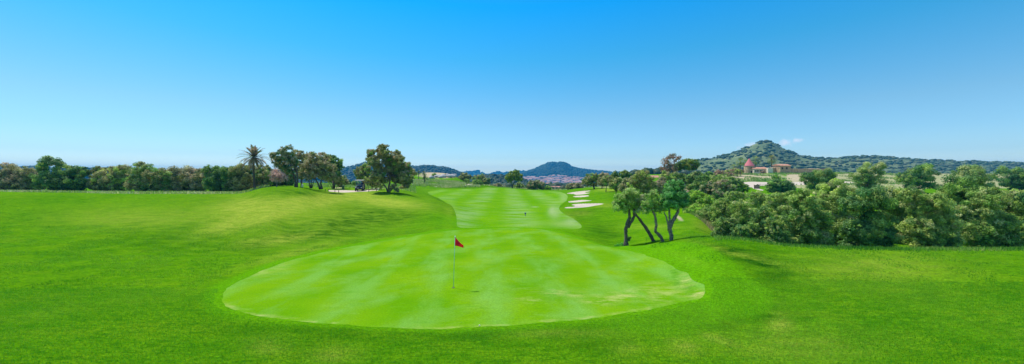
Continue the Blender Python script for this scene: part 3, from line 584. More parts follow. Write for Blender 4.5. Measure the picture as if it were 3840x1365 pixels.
def palm(name, label, u, d, vtop, rpx, trpx=3.0, nf=46, pal=((.06, .12, .03), (.09, .14, .04), (.14, .15, .06)), droop=1.0, group=None, lean=0, fan=False, dz=0):
    """vtop = row of the crown's heart; rpx = frond length"""
    cnt[0] += 1; rs = np.random.RandomState(200+cnt[0]); rng = random.Random(cnt[0]); s = d/F; b = P(u, d); b.z += dz; h = z_of(vtop, d)-b.z; R = rpx*s
    t = thing(name, label, 'palm tree', b, 0, group); mb = MB(); k = 26; pts = []; rad = []
    for i in range(k+1):
        f = i/k; pts.append((lean*s*math.sin(f*2.2), 0, -.2+(h+.2)*f)); rad.append(trpx*s*(.9+.25*(1-f)**3+.08*(i % 2)+.25*(f > .92)))
    mb.tube(pts, rad, 10, wob=.06, rng=rng); mb.build('trunk', PALMB, t)
    V = []; Fc = []; Cc = []; top = Vector(pts[-1])
    for i in range(nf):
        az = i*2.39996+rng.uniform(-.2, .2); f = (i+.5)/nf; el = math.radians(82-125*f**.95)+rng.uniform(-.08, .08)
        if fan: el = math.radians(80-130*f)
        Lf = R*rng.uniform(.85, 1.1)*(.85 if f < .15 else 1); p = top.copy(); dirv = Vector((math.cos(az)*math.cos(el), math.sin(az)*math.cos(el), math.sin(el))); pts2 = [p.copy()]
        for j in range(9):
            p = p+dirv*Lf/9; pts2.append(p.copy()); dirv = (dirv+Vector((0, 0, -1))*.085*droop*(1+j*.16)).normalized()
        c = pal[rng.randrange(len(pal))]; side = Vector((-math.sin(az), math.cos(az), 0))
        for j in range(1, 10):
            q = pts2[j]; tn = (pts2[j]-pts2[j-1]).normalized(); upv = side.cross(tn)
            wl = (R*.2 if not fan else R*.42)*math.sin(PI*min(1, (j+.6)/10.2))**.6 + .01
            if fan and j < 5: wl = .02*R
            for sgn in (-1, 1):
                for kk in range(3 if not fan else 2):
                    bb = q-tn*Lf/27*kk; tip = bb+(side*sgn*.75+tn*.75-upv*.25+Vector((0, 0, -.12))).normalized()*wl
                    o = len(V); V += [bb-tn*.012*R, bb+tn*.03*R, tip, tip]; cc = [x*1.5*rng.uniform(.75, 1.25) for x in c]
                    V[-1] = tip+tn*.006*R; Fc.append((o, o+1, o+3, o+2)); Cc += [cc]*4
            o = len(V); a = pts2[j-1]; V += [a-side*.012*R, a+side*.012*R, q+side*.01*R, q-side*.01*R]; Fc.append((o, o+1, o+2, o+3)); Cc += [[x*1.5 for x in c]]*4
    link('crown', npmesh('crown', np.array([tuple(v) for v in V]), Fc, np.array(Cc)), LEAF, t); return t

# --- left group
def z1(*a): return tuple((890+q[0]/3.5225, 500+q[1]/3.5225, q[2]/3.5225, *q[3:]) for q in a)      # detail-view pixels -> photo pixels
def z2(*a): return tuple((1250+q[0]/3.5225, 500+q[1]/3.5225, q[2]/3.5225, *q[3:]) for q in a)
def z3(*a): return tuple((1600+q[0]/3.5225, 560+q[1]/3.5225, q[2]/3.5225, *q[3:]) for q in a)
def z4(*a): return tuple((1900+q[0]/3.5225, 560+q[1]/3.5225, q[2]/3.5225, *q[3:]) for q in a)
def z5(*a): return tuple((2200+q[0]/2.1818, 540+q[1]/2.1818, q[2]/2.1818, *q[3:]) for q in a)
def z6(*a): return tuple((2520+q[0]/3.053, 500+q[1]/3.053, q[2]/3.053, *q[3:]) for q in a)
def z7(*a): return tuple((2500+q[0]/2.862, 640+q[1]/2.862, q[2]/2.862, *q[3:]) for q in a)

palm('palm_tree', 'tall date palm with spiky feather fronds in front of the left hedge', 956, 51, 590, 54, 3.6, nf=46, pal=((.05, .10, .02), (.12, .12, .06), (.20, .15, .09), (.16, .12, .08)), lean=-5, droop=.75)
HG = 'shrubs of the hedge behind the palm'
hedge = [(905, 62, z1((40, 470, 80), (60, 580, 90), (20, 680, 70), (-20, 520, 70)), OLIVE, 'yellow-green hedge shrub at the left edge of the photo, left of the palm trunk'),
         (945, 66, z1((150, 480, 70), (140, 580, 90), (200, 640, 70), (110, 680, 60)), MID+OLIVE, 'dense hedge shrub directly behind the palm trunk'),
         (985, 64, z1((300, 480, 70), (340, 560, 80), (280, 650, 70), (380, 640, 60)), OLIVE+MID, 'olive-green hedge shrub between the palm and the pinkish bare bush'),
         (1022, 67, z1((440, 520, 60), (430, 620, 60), (500, 640, 60), (390, 470, 50)), DARK+OLIVE, 'dark hedge shrub behind the pinkish bare bush'),
         (1080, 68, z1((620, 520, 70), (640, 600, 60), (560, 600, 60), (700, 560, 60)), DARK+OLIVE, 'dark shrub behind the trunk of the tall dark olive tree')]
for u, d, bl, pal, lab in hedge: plant('hedge_shrub', lab, 'shrub', u, d, bl, pal, group=HG, cover=.9, fill=1, parts=('stem', 'foliage'), sr=2)
for i, (u, lab) in enumerate([(-120, 'far left'), (60, ''), (230, ''), (400, ''), (560, ''), (700, ''), (830, '')]):
    plant('hedge_shrub', 'hedge shrub in the long dark hedge running off to the far left', 'shrub', u, 63+2*(i % 2), [(u-35, 655-(i*37 % 5)*7, 26+i % 3*5), (u+20, 642+(i*53 % 7)*4, 30+i % 2*8), (u-5, 680, 34), (u+50, 675, 30), (u+60, 662-(i*29 % 4)*8, 24)], [OLIVE+MID, OLIVEG+OLIVE, DARK+MID, OLIVE+YEL][i % 4], group='hedge shrubs beyond the left edge', fill=1, parts=('stem', 'foliage'), sr=2, cover=.9)
plant('bare_bush', 'pinkish brown leafless bush between palm and dark olive tree', 'bush', 1037, 52, z1((540, 530, 75), (480, 580, 60), (600, 580, 55), (540, 600, 60), (500, 520, 45)), PINK, cover=.30, ratio=.14, leaf=.22, bark=TWIG, parts=('stem', 'twigs'), gap=.05, sr=2, fork=.3, shell=.2)
plant('olive_tree', 'tall dark olive tree with forked trunk, left of the broad crowned one', 'tree', 1112, 54, z1((640, 230, 85), (600, 300, 80), (680, 330, 85), (500, 290, 50), (480, 370, 50), (640, 390, 90), (550, 420, 60), (700, 470, 70), (640, 480, 50), (740, 400, 45)), OLIVE+DARK+OLIVEG, stems=[[(1109, 699, 4.5), (1107, 672, 4), (1101, 655, 3.2), (1092, 630, 2.5)], [(1112, 699, 4), (1116, 680, 3.4), (1114, 650, 3), (1108, 622, 2)]], bark=BARK, gap=.16)
plant('olive_tree', 'grey-green olive tree standing behind between the dark olive and the broad one', 'tree', 1130, 62, z1((790, 260, 55), (880, 280, 60), (820, 350, 70), (900, 340, 60), (800, 440, 55), (950, 290, 50), (860, 500, 60), (840, 570, 45)), OLIVEG+OLIVE, sr=3, gap=.18)
plant('olive_tree', 'thin many-stemmed tree with pale crown behind the broad olive', 'tree', 1166, 60, z1((960, 420, 80), (900, 480, 70), (1010, 480, 80), (960, 330, 60)), OLIVE, stems=[[(1163, 703, 1.6), (1155, 670, 1.3), (1148, 640, 1)], [(1167, 703, 1.8), (1168, 670, 1.4), (1170, 640, 1)], [(1170, 703, 1.6), (1178, 675, 1.3), (1186, 640, 1)], [(1165, 703, 1.4), (1160, 668, 1.1), (1160, 640, .8)]])
plant('olive_tree', 'dark green rounded tree behind the right side of the broad olive', 'tree', 1250, 67, z1((1240, 340, 65), (1310, 380, 75), (1340, 450, 60), (1260, 430, 80), (1300, 520, 60), (1210, 320, 35)), MID+DARK, sr=4)
plant('olive_tree', 'broad olive tree with wide domed crown and two leaning trunks', 'tree', 1203, 56, z1((1010, 320, 75), (1110, 320, 75), (1000, 420, 90), (1100, 420, 100), (1190, 470, 90), (930, 500, 60), (1040, 530, 70), (1150, 560, 60), (1250, 540, 60), (1270, 470, 60), (1180, 380, 60), (900, 430, 40), (960, 580, 45), (1180, 590, 45), (1300, 590, 45), (1060, 470, 80), (880, 540, 40)), OLIVE+OLIVEG, stems=[[(1200, 706, 4), (1194, 692, 3.4), (1186, 676, 2.5), (1178, 660, 2)], [(1207, 706, 4), (1203, 688, 3.4), (1206, 668, 2.6), (1212, 655, 2)]], gap=.1)
for u, lab in ((1052, 'first'), (1062, ''), (1075, ''), (1087, ''), (1136, ''), (1142, '')):
    pass
plant('grove_shrub', 'pale leafy many-stemmed shrub just left of the green litter bin', 'shrub', 1255, 68, z1((1220, 610, 45), (1290, 600, 55), (1180, 600, 40), (1340, 620, 50), (1400, 590, 50)), OLIVE+YEL, stems=[[(1250, 703, 1.2), (1246, 690, 1), (1238, 678, .8)], [(1256, 703, 1.2), (1257, 690, 1), (1262, 678, .8)], [(1262, 703, 1.2), (1267, 692, 1), (1277, 680, .8)], [(1244, 704, 1), (1240, 692, 1), (1230, 680, .8)]], cover=.5, parts=('stem', 'foliage'))
plant('grove_shrub', 'grey leafy shrub behind the green litter bin', 'shrub', 1287, 70, z2((120, 620, 50), (60, 640, 45), (160, 640, 45), (20, 620, 40), (100, 680, 35)), OLIVEG+OLIVE, cover=.6, parts=('stem', 'foliage'), sr=1.2)
plant('grove_shrub', 'small dark bush left of the golf buggy, behind the lawn', 'shrub', 1312, 92, z2((215, 650, 28), (225, 670, 24)), DARK, parts=('stem', 'foliage'))
plant('grove_shrub', 'yellow-green bush behind the golf buggy', 'shrub', 1330, 86, z2((280, 655, 34), (260, 670, 28), (320, 660, 30)), YEL+MID, parts=('stem', 'foliage'))

# --- middle olive
plant('olive_tree', 'low olive tree with rounded crown just above the golf buggy', 'tree', 1368, 66, z2((350, 470, 55), (420, 450, 55), (360, 540, 60), (450, 530, 60), (310, 500, 35), (340, 590, 35), (420, 590, 50)), OLIVE+MID, sr=2.4, gap=.12)
und = [(1378, 480, 640, 50), (1395, 520, 650, 50), (1412, 570, 640, 55), (1430, 620, 650, 50), (1442, 660, 660, 40)]
plant('undergrowth', 'yellowish thicket of thin straight stems left of the big olive trunk', 'shrub', 1410, 64, z2((450, 630, 50), (500, 610, 55), (560, 620, 55), (610, 650, 50), (500, 670, 40), (570, 680, 45), (640, 690, 40)), YEL+OLIVE, stems=[[(1374+i*8.2, 713-abs(4-i)*.5, .9), (1375+i*8+(-1)**i*3, 695, .8), (1377+i*7.6, 680, .6)] for i in range(9)], parts=('stem', 'foliage'), cover=.55)
plant('olive_tree', 'largest olive tree, tall grey-green crown over a short dark trunk, right of the golf buggy', 'tree', 1462, 56,
      z2((610, 210, 60), (690, 200, 55), (520, 260, 60), (640, 290, 85), (750, 260, 60), (830, 270, 55), (480, 340, 65), (580, 370, 75), (740, 360, 90), (860, 340, 75), (700, 450, 90), (820, 440, 90), (920, 430, 70), (600, 460, 60), (960, 500, 70), (1030, 520, 55), (880, 530, 85), (640, 550, 70), (740, 560, 70), (560, 590, 55), (960, 600, 65), (1000, 640, 45), (840, 610, 70), (900, 660, 40), (980, 690, 36), (540, 530, 60), (500, 480, 45), (620, 620, 45), (1040, 580, 40), (690, 610, 45), (940, 560, 60)),
      OLIVE+OLIVE+MID+OLIVEG, limbs=True, stems=[[(1456, 717, 5), (1459, 700, 4.5), (1462, 680, 4), (1463, 655, 3)], [(1454, 716, 3), (1444, 697, 2.4), (1433, 684, 2), (1424, 680, 1.2)], [(1462, 715, 3), (1482, 690, 2.4), (1500, 672, 2), (1510, 660, 1.4)]], gap=.02, leaf=.16, shell=.25, cover=1.0)
plant('undergrowth', 'grey bushy suckers around the foot of the largest olive', 'shrub', 1478, 55, z2((770, 720, 30), (800, 690, 30), (830, 740, 30), (750, 750, 22), (860, 760, 20)), OLIVEG+OLIVE, parts=('stem', 'foliage'), sr=.8)
plant('dry_grass_tuft', 'straw-coloured tall grass clump right of the largest olive', 'grass clump', 1512, 66, z2((920, 705, 28), (890, 715, 20), (950, 712, 18)), [(.17, .15, .06), (.15, .13, .05), (.13, .13, .04)], ratio=.12, leaf=.4, cover=.6, limbs=False, parts=('stem', 'blades'))
palm('palm_tree', 'left one of the two small palms right of the largest olive', 1570, 150, 647, 13, 1.1, nf=26, pal=((.07, .10, .05), (.10, .14, .07)))
palm('palm_tree', 'right one of the two small palms beside the rocky mound', 1589, 150, 649, 13, 1.1, nf=26, pal=((.07, .10, .05), (.10, .14, .07)))
palm('dwarf_palm', 'short bushy palm left of the pale rocks', 1593, 128, 663, 17, 2.0, nf=30, pal=((.07, .12, .03), (.13, .16, .06)))
# --- wild bank and mid distance shrubs
mids = [(1741, 150, z3((500, 360, 55), (460, 370, 38), (550, 370, 38), (510, 385, 40)), OLIVE, 'round olive bush left of the pair at the end of the footpath'),
        (1797, 140, z3((650, 390, 48), (700, 380, 55), (740, 420, 45), (690, 430, 50)), MID+OLIVE, 'double-crowned bush above the end of the footpath'),
        (1823, 138, z3((790, 410, 42), (800, 430, 35), (760, 440, 35)), DARK+OLIVE, 'darker bush at the right end of the pair by the footpath'),
        (1785, 126, z3((660, 440, 45), (700, 440, 40), (640, 455, 30)), MID, 'bright low bush in front of the pair by the footpath'),
        (1863, 128, z3((930, 470, 30), (970, 475, 28), (900, 475, 22)), OLIVEG, 'low grey scrub left of the lone pine'),
        (1945, 132, z3((1220, 470, 38), (1260, 480, 30), (1180, 490, 28)), OLIVE+YEL, 'pale rounded bush just right of the lone pine'),
        (1750, 128, z3((540, 420, 28), (520, 410, 24)), MID, 'small green shrub on the wild bank above the footpath'),
        (1628, 160, z3((98, 338, 25), (90, 350, 20)), MID, 'small round shrub on top of the pale rocks'),
        (1673, 165, z3((255, 338, 16), (245, 342, 12)), OLIVE, 'tiny shrub on the dry grass of the rocky mound'),
        (2010, 122, z4((330, 460, 55), (400, 440, 50), (450, 470, 48), (300, 490, 40), (380, 500, 50), (470, 510, 35)), OLIVEG+OLIVE+DARK, 'spreading grey-green olive behind the crest of the fairway'),
        (2053, 126, z4((530, 510, 36), (560, 520, 30), (510, 530, 24)), BRIGHT+MID, 'bright green bush right of the spreading grey-green olive'),
        (2150, 122, z4((830, 500, 48), (880, 480, 45), (850, 530, 30)), OLIVE+OLIVEG, 'dull green tree left of the bunker mound behind the fairway crest'),
        (2172, 118, z4((950, 480, 42), (920, 500, 40), (980, 490, 40)), OLIVEG, 'grey-green tree right beside the bunker mound, behind the fairway crest'),
        (2098, 128, z4((690, 540, 22), (730, 545, 18)), YEL, 'low yellowish bush behind the middle of the fairway crest')]
for u, d, bl, pal, lab in mids: plant('shrub', lab, 'shrub', u, d, bl, pal, parts=('stem', 'foliage'), cover=.95, sr=1.5, group='shrubs along the far edges of the fairway')
plant('pine_tree', 'lone leaning pine tree with shadow on the crest of the fairway', 'pine tree', 1921, 122, z3((1180, 310, 45), (1120, 330, 45), (1220, 340, 45), (1080, 370, 45), (1150, 370, 50), (1210, 390, 40), (1090, 420, 30), (1060, 390, 25), (1250, 395, 25), (1170, 300, 30)), PINE, leaf=.3,
      stems=[[(1921, 704, 2.6), (1924, 694, 2.2), (1929, 684, 1.8), (1931, 672, 1.2)], [(1922, 703, 1.6), (1918, 693, 1.3), (1915, 682, 1)]], gap=.12, cover=.9, ratio=.3)
# right mound trees
plant('olive_tree', 'largest domed olive on the bunker mound, with dark trunk and shadow', 'tree', 2228, 88, z4((1100, 370, 60), (1160, 360, 55), (1060, 410, 55), (1140, 430, 60), (1190, 400, 45), (1020, 430, 35), (1080, 460, 40)), OLIVE+MID, sr=3, gap=.08, cover=.95)
plant('olive_tree', 'small browner olive right of the domed one on the bunker mound', 'tree', 2257, 84, z4((1260, 420, 50), (1230, 440, 38), (1300, 430, 36), (1270, 460, 34)), OLIVEG+BROWN[:1]+OLIVE, sr=2)
plant('olive_tree', 'pale green round tree behind the small brown olive', 'tree', 2262, 96, z4((1260, 350, 48), (1300, 350, 45), (1290, 390, 48), (1230, 360, 40)), OLIVE+OLIVEG, sr=2)
rt = [(2310, 98, z5((230, 250, 28), (215, 265, 25), (250, 275, 25)), PINE+DARK, 'left of the two pointed dark conifers behind the olive row', 'conifer'),
      (2345, 96, z5((315, 240, 28), (290, 250, 26), (340, 245, 24), (320, 270, 28)), DARK+PINE, 'right of the two pointed dark conifers behind the olive row', 'conifer')]
for u, d, bl, pal, lab, c in rt: plant('conifer', lab, 'conifer', u, d, bl, pal, group='dark conifers behind the olive row', sr=2)
row = [(2272, 70, z5((150, 290, 30), (170, 310, 34), (190, 280, 28)), OLIVE+MID, 'first bush of the olive row, next to the small brown olive on the mound'),
       (2310, 62, z5((230, 310, 40), (260, 340, 40), (210, 340, 28), (270, 300, 30), (240, 360, 24)), OLIVE+YEL, 'light bush in the left half of the olive row behind the forked trunks'),
       (2343, 54, z5((310, 340, 36), (290, 360, 34), (330, 300, 34), (340, 370, 24)), OLIVE+OLIVEG, 'pale bush of the olive row just left of the tall olive with dark limbs'),
       (2475, 58, z5((590, 340, 45), (620, 310, 38), (560, 360, 34), (610, 380, 34)), OLIVEG, 'grey bush of the olive row between the tall olive and the reddish bare tree'),
       (2497, 70, z5((650, 260, 40), (620, 290, 36), (700, 300, 40), (690, 350, 40)), OLIVE+YEL, 'greenish bush of the olive row at the foot of the reddish bare tree'),
       (2540, 78, z5((720, 260, 34), (735, 290, 34), (715, 310, 30)), MID+OLIVE, 'slim green cypress-like bush below the umbrella pine')]
for u, d, bl, pal, lab in row: plant('row_shrub', lab, 'shrub', u, d, bl, pal, group='olive row behind the bunkers', parts=('stem', 'foliage'), sr=1.6, cover=.9)
plant('olive_tree', 'tall olive with visible dark limbs rising behind the four foreground trunks', 'tree', 2420, 46, z5((470, 250, 45), (420, 260, 40), (400, 300, 45), (500, 290, 45), (450, 320, 50), (370, 330, 38), (520, 340, 45), (470, 380, 45), (420, 370, 35), (530, 400, 30)), OLIVE+YEL[:1], sr=3.5, gap=.16, cover=.6)
plant('bare_tree', 'tall reddish half-bare tree left of the umbrella pine', 'tree', 2516, 84, z5((690, 100, 32), (660, 130, 32), (740, 120, 28), (630, 160, 28), (690, 160, 34), (620, 200, 26), (650, 220, 34), (700, 210, 34), (680, 270, 30), (760, 110, 18)), [(.14, .075, .045), (.17, .10, .065), (.11, .07, .04), (.09, .08, .03)], ratio=.3, cover=.30, bark=TWIG, sr=2.2, gap=.2, shell=.3, fork=.3)
plant('umbrella_pine', 'dark flat-topped umbrella pine in front of the tall hill', 'pine tree', 2572, 88, z6((110, 340, 45, .7), (170, 320, 48, .7), (240, 320, 45, .7), (60, 370, 38, .7), (280, 360, 38, .7), (140, 380, 48, .7), (220, 390, 45, .7), (90, 400, 34, .7), (270, 400, 30, .7), (50, 410, 26, .7)), PINE+DARK, sr=2.6, leaf=.24, fork=.5, ratio=.3, gap=.1)

# --- right-hand scrub, dome by dome
OLIVE_W, OLIVE = OLIVE, [(.10, .15, .03), (.15, .19, .05), (.19, .20, .08), (.06, .105, .025), (.13, .17, .04)]
scr = [
 (2600, 80, z6((250, 520, 62), (200, 510, 40), (290, 480, 45)), DARK+OLIVE, 'grey-green dome bush above the bare pink bank', .9),
 (2560, 84, z6((120, 500, 40), (80, 520, 45), (150, 520, 30)), OLIVE+YEL, 'light bush below the umbrella pine, left of the pink bank', .9),
 (2612, 66, z6((320, 560, 60), (290, 610, 50), (330, 640, 50), (370, 520, 40)), DARK+MID, 'dark green dome bush right of the bare pink bank', .95),
 (2660, 74, z6((430, 500, 55), (400, 530, 45), (470, 520, 40)), DARK+MID, 'dark dome bush at the top of the bush group below the hill', .95),
 (2652, 58, z6((410, 620, 60), (380, 650, 40), (450, 660, 40)), OLIVEG+DARK, 'smooth grey dome bush in the middle of the bush group', 1.),
 (2690, 66, z6((520, 540, 55), (560, 520, 50), (500, 580, 50), (600, 520, 45)), MID+OLIVE, 'fresh green bush in the upper middle of the bush group', .95),
 (2705, 56, z6((540, 600, 55), (600, 590, 60), (570, 660, 55), (520, 640, 45), (640, 630, 55)), OLIVE+OLIVEG, 'broad olive-green bush in the centre of the bush group', 1.),
 (2755, 60, z6((680, 560, 55), (740, 570, 50), (700, 620, 60), (760, 620, 55), (820, 620, 45)), DARK+MID+OLIVE, 'large dome bush at the right end of the bush group beside the dirt road', .95),
 (2700, 50, z6((560, 700, 45), (600, 700, 40), (520, 710, 40)), OLIVEG+DARK, 'small dark dome bush at the lower edge of the bush group', 1.),
 (2595, 46, z7((260, 290, 55), (330, 270, 55), (220, 330, 50), (300, 340, 50), (390, 300, 50), (200, 400, 50), (260, 390, 50)), BRIGHT, 'bright green broadleaf bush right behind the rightmost forked trunk', .8),
 (2640, 43, z7((400, 350, 50), (450, 320, 50), (340, 400, 55), (420, 400, 50), (480, 370, 45)), BRIGHT+MID, 'second bright green broadleaf bush, right of the one behind the trunks', .8),
 (2600, 39, z7((260, 460, 60), (310, 430, 50), (250, 520, 45), (320, 500, 50), (230, 500, 35)), BRIGHT, 'low bright green bush whose foot meets the mown slope', .8),
 (2640, 36, z7((400, 470, 60), (380, 540, 45), (450, 430, 50), (440, 520, 55), (350, 520, 40)), OLIVE+MID, 'dull green weedy bush on the edge of the mown slope', .6),
 (2745, 40, z7((700, 270, 45), (760, 270, 45), (820, 280, 40), (680, 290, 30), (740, 300, 35)), OLIVE+YEL, 'flat-topped thorny shrub with bare twigs below the dome bushes', .5),
 (2700, 33, z7((560, 380, 60), (620, 350, 55), (680, 390, 60), (530, 450, 60), (600, 460, 70), (670, 470, 60)), OLIVE+YEL+MID, 'dry olive-brown scrub left of the tall right-hand thicket', .55),
 (2722, 26, z7((570, 560, 55), (640, 580, 60), (700, 560, 55), (560, 640, 55), (640, 660, 60), (710, 660, 55)), DARK+MID+OLIVE, 'dark leafy bush standing at the crest left of the tall thicket', .65),
 (2790, 31, z7((760, 400, 60), (840, 380, 60), (800, 470, 65), (880, 460, 60), (760, 530, 60), (840, 560, 65)), OLIVE+MID+YEL, 'tall scrub bush in the middle of the right-hand thicket', .55),
 (2790, 24.5, z7((770, 640, 60), (840, 660, 60), (900, 620, 60), (780, 700, 45), (860, 715, 45), (920, 700, 40)), DARK+MID, 'dark glossy bush low in the middle of the right-hand thicket at the crest', .7),
 (2850, 34, z7((930, 260, 45), (990, 280, 55), (1060, 300, 55), (930, 340, 55), (1010, 360, 60), (1090, 350, 50)), OLIVE+YEL, 'airy olive-yellow shrub top below the dirt road', .45),
 (2865, 25.5, z7((970, 460, 60), (1050, 440, 60), (1000, 540, 65), (1080, 530, 60), (960, 600, 55), (1040, 620, 60), (1010, 690, 50)), MID+OLIVE+DARK, 'large leafy bush right of the middle of the thicket', .6),
 (2915, 30, z7((1160, 300, 60), (1230, 290, 60), (1140, 390, 60), (1220, 380, 60), (1280, 350, 60), (1180, 450, 60), (1260, 450, 60)), YEL+OLIVE, 'yellowish tall bush at the right edge of the photo', .55),
 (2918, 23.8, z7((1120, 560, 55), (1190, 550, 60), (1260, 560, 60), (1130, 640, 55), (1210, 650, 60), (1270, 660, 55), (1160, 710, 45), (1240, 730, 40)), OLIVE+DARK+YEL, 'leafy bush at the right edge of the photo, standing on the crest', .6),
 (2925, 88, z7((1150, 170, 55), (1220, 150, 60), (1290, 170, 60), (1180, 210, 45), (1250, 220, 40)), DARK+MID, 'dark round tree at the right edge beside the dirt road', 1.),
]
for u, d, bl, pal, lab, cv in scr: plant('scrub_bush', lab, 'bush', u, d, tuple((q[0], q[1], q[2]*1.18) for q in bl), pal, fill=1, parts=('stem', 'foliage'), cover=cv, group='bushes of the right-hand thicket', sr=1.4 if d > 40 else 1.8, leaf=max(.11, d*.0034), gap=.15, clump=.24, shell=.45)
for i in range(15):
    u = 3010+i*115; d = 25+4*(i % 2)
    plant('scrub_bush', 'bushy shrub of the tall thicket running off to the far right', 'bush', u, d, [(u-40, 800-(i*31 % 5)*16, 40+i % 2*12), (u+20, 790-(i*47 % 4)*24, 42+i % 3*8), (u+60, 830, 45), (u-20, 870, 45), (u+40, 880, 45), (u, 740+i*9 % 20, 40)], [OLIVE+MID, YEL+OLIVE, DARK+MID][i % 3], parts=('stem', 'foliage'), cover=.8, group='bushes beyond the right edge', sr=1.8, leaf=.14, fill=1)
for i in range(5):
    u = 3060+i*190
    plant('far_tree', 'round tree standing behind the thicket at the far right', 'tree', u, 75+i*4, [(u-30, 670-(i % 2)*12, 26+i*3), (u+20, 662-(i*3 % 4)*8, 34), (u+40, 685, 30), (u, 690, 28)], [DARK+MID, OLIVE][i % 2], group='trees beyond the right edge', sr=2.5)

OLIVE = OLIVE_W
# --- the four foreground olives
FG = 'gnarled foreground olive trees'
pal_fg = [(.11, .18, .03), (.14, .21, .045), (.08, .14, .025), (.18, .22, .07)]
def st5(*a): return [(2200+x/2.1818, 540+y/2.1818, r/2.1818, *k) for x, y, r, *k in a]
plant('olive_tree', 'leftmost foreground olive, forked trunk with a sawn stump and a dark foot bush', 'tree', 2347, 25.2, z5((350, 440, 60), (300, 470, 55), (390, 410, 45), (270, 440, 35), (280, 520, 45), (340, 510, 45), (420, 460, 45), (330, 400, 35), (400, 500, 40), (250, 490, 28)), pal_fg, leaf=.095, cover=.5, gap=.1, clump=.3, shell=.15, bark=BARK, ratio=.32, rk=1.28,
      stems=[st5((322, 832, 22), (322, 770, 18), (318, 715, 16), (330, 655, 16), (352, 605, 14), (347, 545, 11), (335, 480, 6)), st5((338, 668, 13), (372, 630, 14), (388, 590, 12), (390, 545, 13), (391, 532, 12))], extra=[('sucker_shoots', z5((350, 765, 14), (348, 785, 12)), DARK, .5)])
plant('olive_tree', 'strongly leaning foreground olive, second trunk from the left', 'tree', 2461, 25.0, z5((440, 470, 40), (430, 520, 40), (470, 500, 38), (470, 440, 30), (480, 540, 26)), [(.16, .20, .08), (.12, .17, .06), (.22, .21, .13)], leaf=.095, cover=.4, gap=.12, clump=.3, shell=.1, ratio=.28, rk=1.3,
      stems=[st5((575, 832, 18), (535, 775, 17), (495, 700, 16), (445, 635, 13), (405, 580, 11), (385, 545, 7))])
plant('olive_tree', 'crooked foreground olive with a kinked trunk, third trunk from the left', 'tree', 2488, 23.6, z5((560, 460, 45), (530, 500, 42), (590, 480, 42), (550, 410, 32), (500, 540, 28), (600, 530, 32), (570, 540, 28), (480, 480, 24), (490, 420, 16)), pal_fg, leaf=.095, cover=.5, gap=.1, clump=.3, shell=.15, bark=BARKP, ratio=.32, rk=1.28,
      stems=[st5((632, 818, 17), (612, 768, 16), (585, 735, 17), (560, 715, 13), (570, 665, 13), (562, 600, 11), (545, 555, 9), (540, 510, 5))])
plant('olive_tree', 'rightmost foreground olive with the fullest dark green crown and pale forked trunk', 'tree', 2520, 23.2, z5((720, 420, 62), (690, 360, 48), (760, 370, 45), (770, 440, 55), (670, 430, 48), (740, 480, 55), (680, 490, 45), (800, 410, 32), (700, 320, 26), (760, 320, 24), (650, 500, 30), (790, 490, 32), (640, 460, 30)), [(.05, .14, .03), (.07, .18, .045), (.035, .10, .02), (.10, .20, .06)], leaf=.095, cover=.75, gap=.08, clump=.3, shell=.2, bark=BARKP, ratio=.36, rk=1.15,
      stems=[st5((700, 808, 20), (694, 760, 19), (680, 700, 18), (690, 655, 17), (720, 605, 16), (745, 560, 13), (752, 510, 8)), st5((676, 690, 12), (665, 640, 10), (650, 595, 7), (632, 560, 5)), st5((682, 660, 10), (678, 600, 10), (676, 550, 9), (680, 510, 5))])
plant('foot_bush', 'small leafy weeds at the foot of the leftmost foreground olive', 'weeds', 2330, 25.4, z5((300, 832, 16), (270, 835, 14), (240, 836, 12), (322, 825, 16), (285, 815, 12), (255, 822, 10)), [(.05, .16, .02), (.08, .20, .03)], leaf=.09, cover=.5, ratio=.3, limbs=False, parts=('stem', 'foliage'))

# ------------------------------------------------------------------ wild grass on banks (stuff)
def blades(name, label, polyf, N, h, pal, seed, w=.02):
    rs = np.random.RandomState(seed); x, y = polyf(rs, N); N = len(x); z = zt(x, y)
    a = rs.uniform(0, 2*PI, N); hh = h*rs.uniform(.5, 1.4, N); le = rs.normal(0, .35, (N, 2))*hh[:, None]
    dx = np.cos(a)*w; dy = np.sin(a)*w
    V = np.stack([np.stack([x-dx, y-dy, z-.01], 1), np.stack([x+dx, y+dy, z-.01], 1), np.stack([x+le[:, 0], y+le[:, 1], z+hh], 1)], 1).reshape(-1, 3)
    pal = np.array(pal); c = (1.0 if h < .1 else 1.5)*pal[(np.clip((fbm(x/4, y/4, 3)+.5+rs.normal(0, .2, N)), 0, .999)*len(pal)).astype(int)]*rs.uniform(.75, 1.25, (N, 1))
    o = link(name, npmesh(name, V, np.arange(3*N).reshape(-1, 3), np.repeat(c, 3, 0)), LEAF); return tag(o, label, 'grass', None, 'stuff')
def area_ud(u0, u1, d0, d1, cond=None):
    def f(rs, N):
        d = np.sqrt(rs.uniform(d0*d0, d1*d1, N)); u = rs.uniform(u0, u1, N); x = (u-CU)*d/F
        if cond is not None:
            k = cond(u, d, x, rs); return x[k], d[k]
        return x, d
    return f
WP = [(.14, .26, .03), (.20, .28, .05), (.30, .34, .10), (.44, .42, .22), (.15, .25, .04)]
def wcond(u, d, x, rs): return (sdf(fair_poly, x, d, 4) > .8) & (sdf(walk_poly, x, d) > .2) & (vnoise(x/4, d/4) > -.38)
blades('wild_grass', 'tall weedy grass on the bank left of the far fairway', area_ud(1545, 1800, 112, 150, wcond), 20000, .45, WP, 5, .09)
blades('weeds', 'tall weeds and grass beyond the crest of the fairway', area_ud(1790, 2260, 126, 165, wcond), 14000, .4, WP, 6, .09)
blades('weeds', 'rough grass under the trees behind the buggy', area_ud(1150, 1560, 72, 110), 9000, .3, WP[:3], 7, .06)
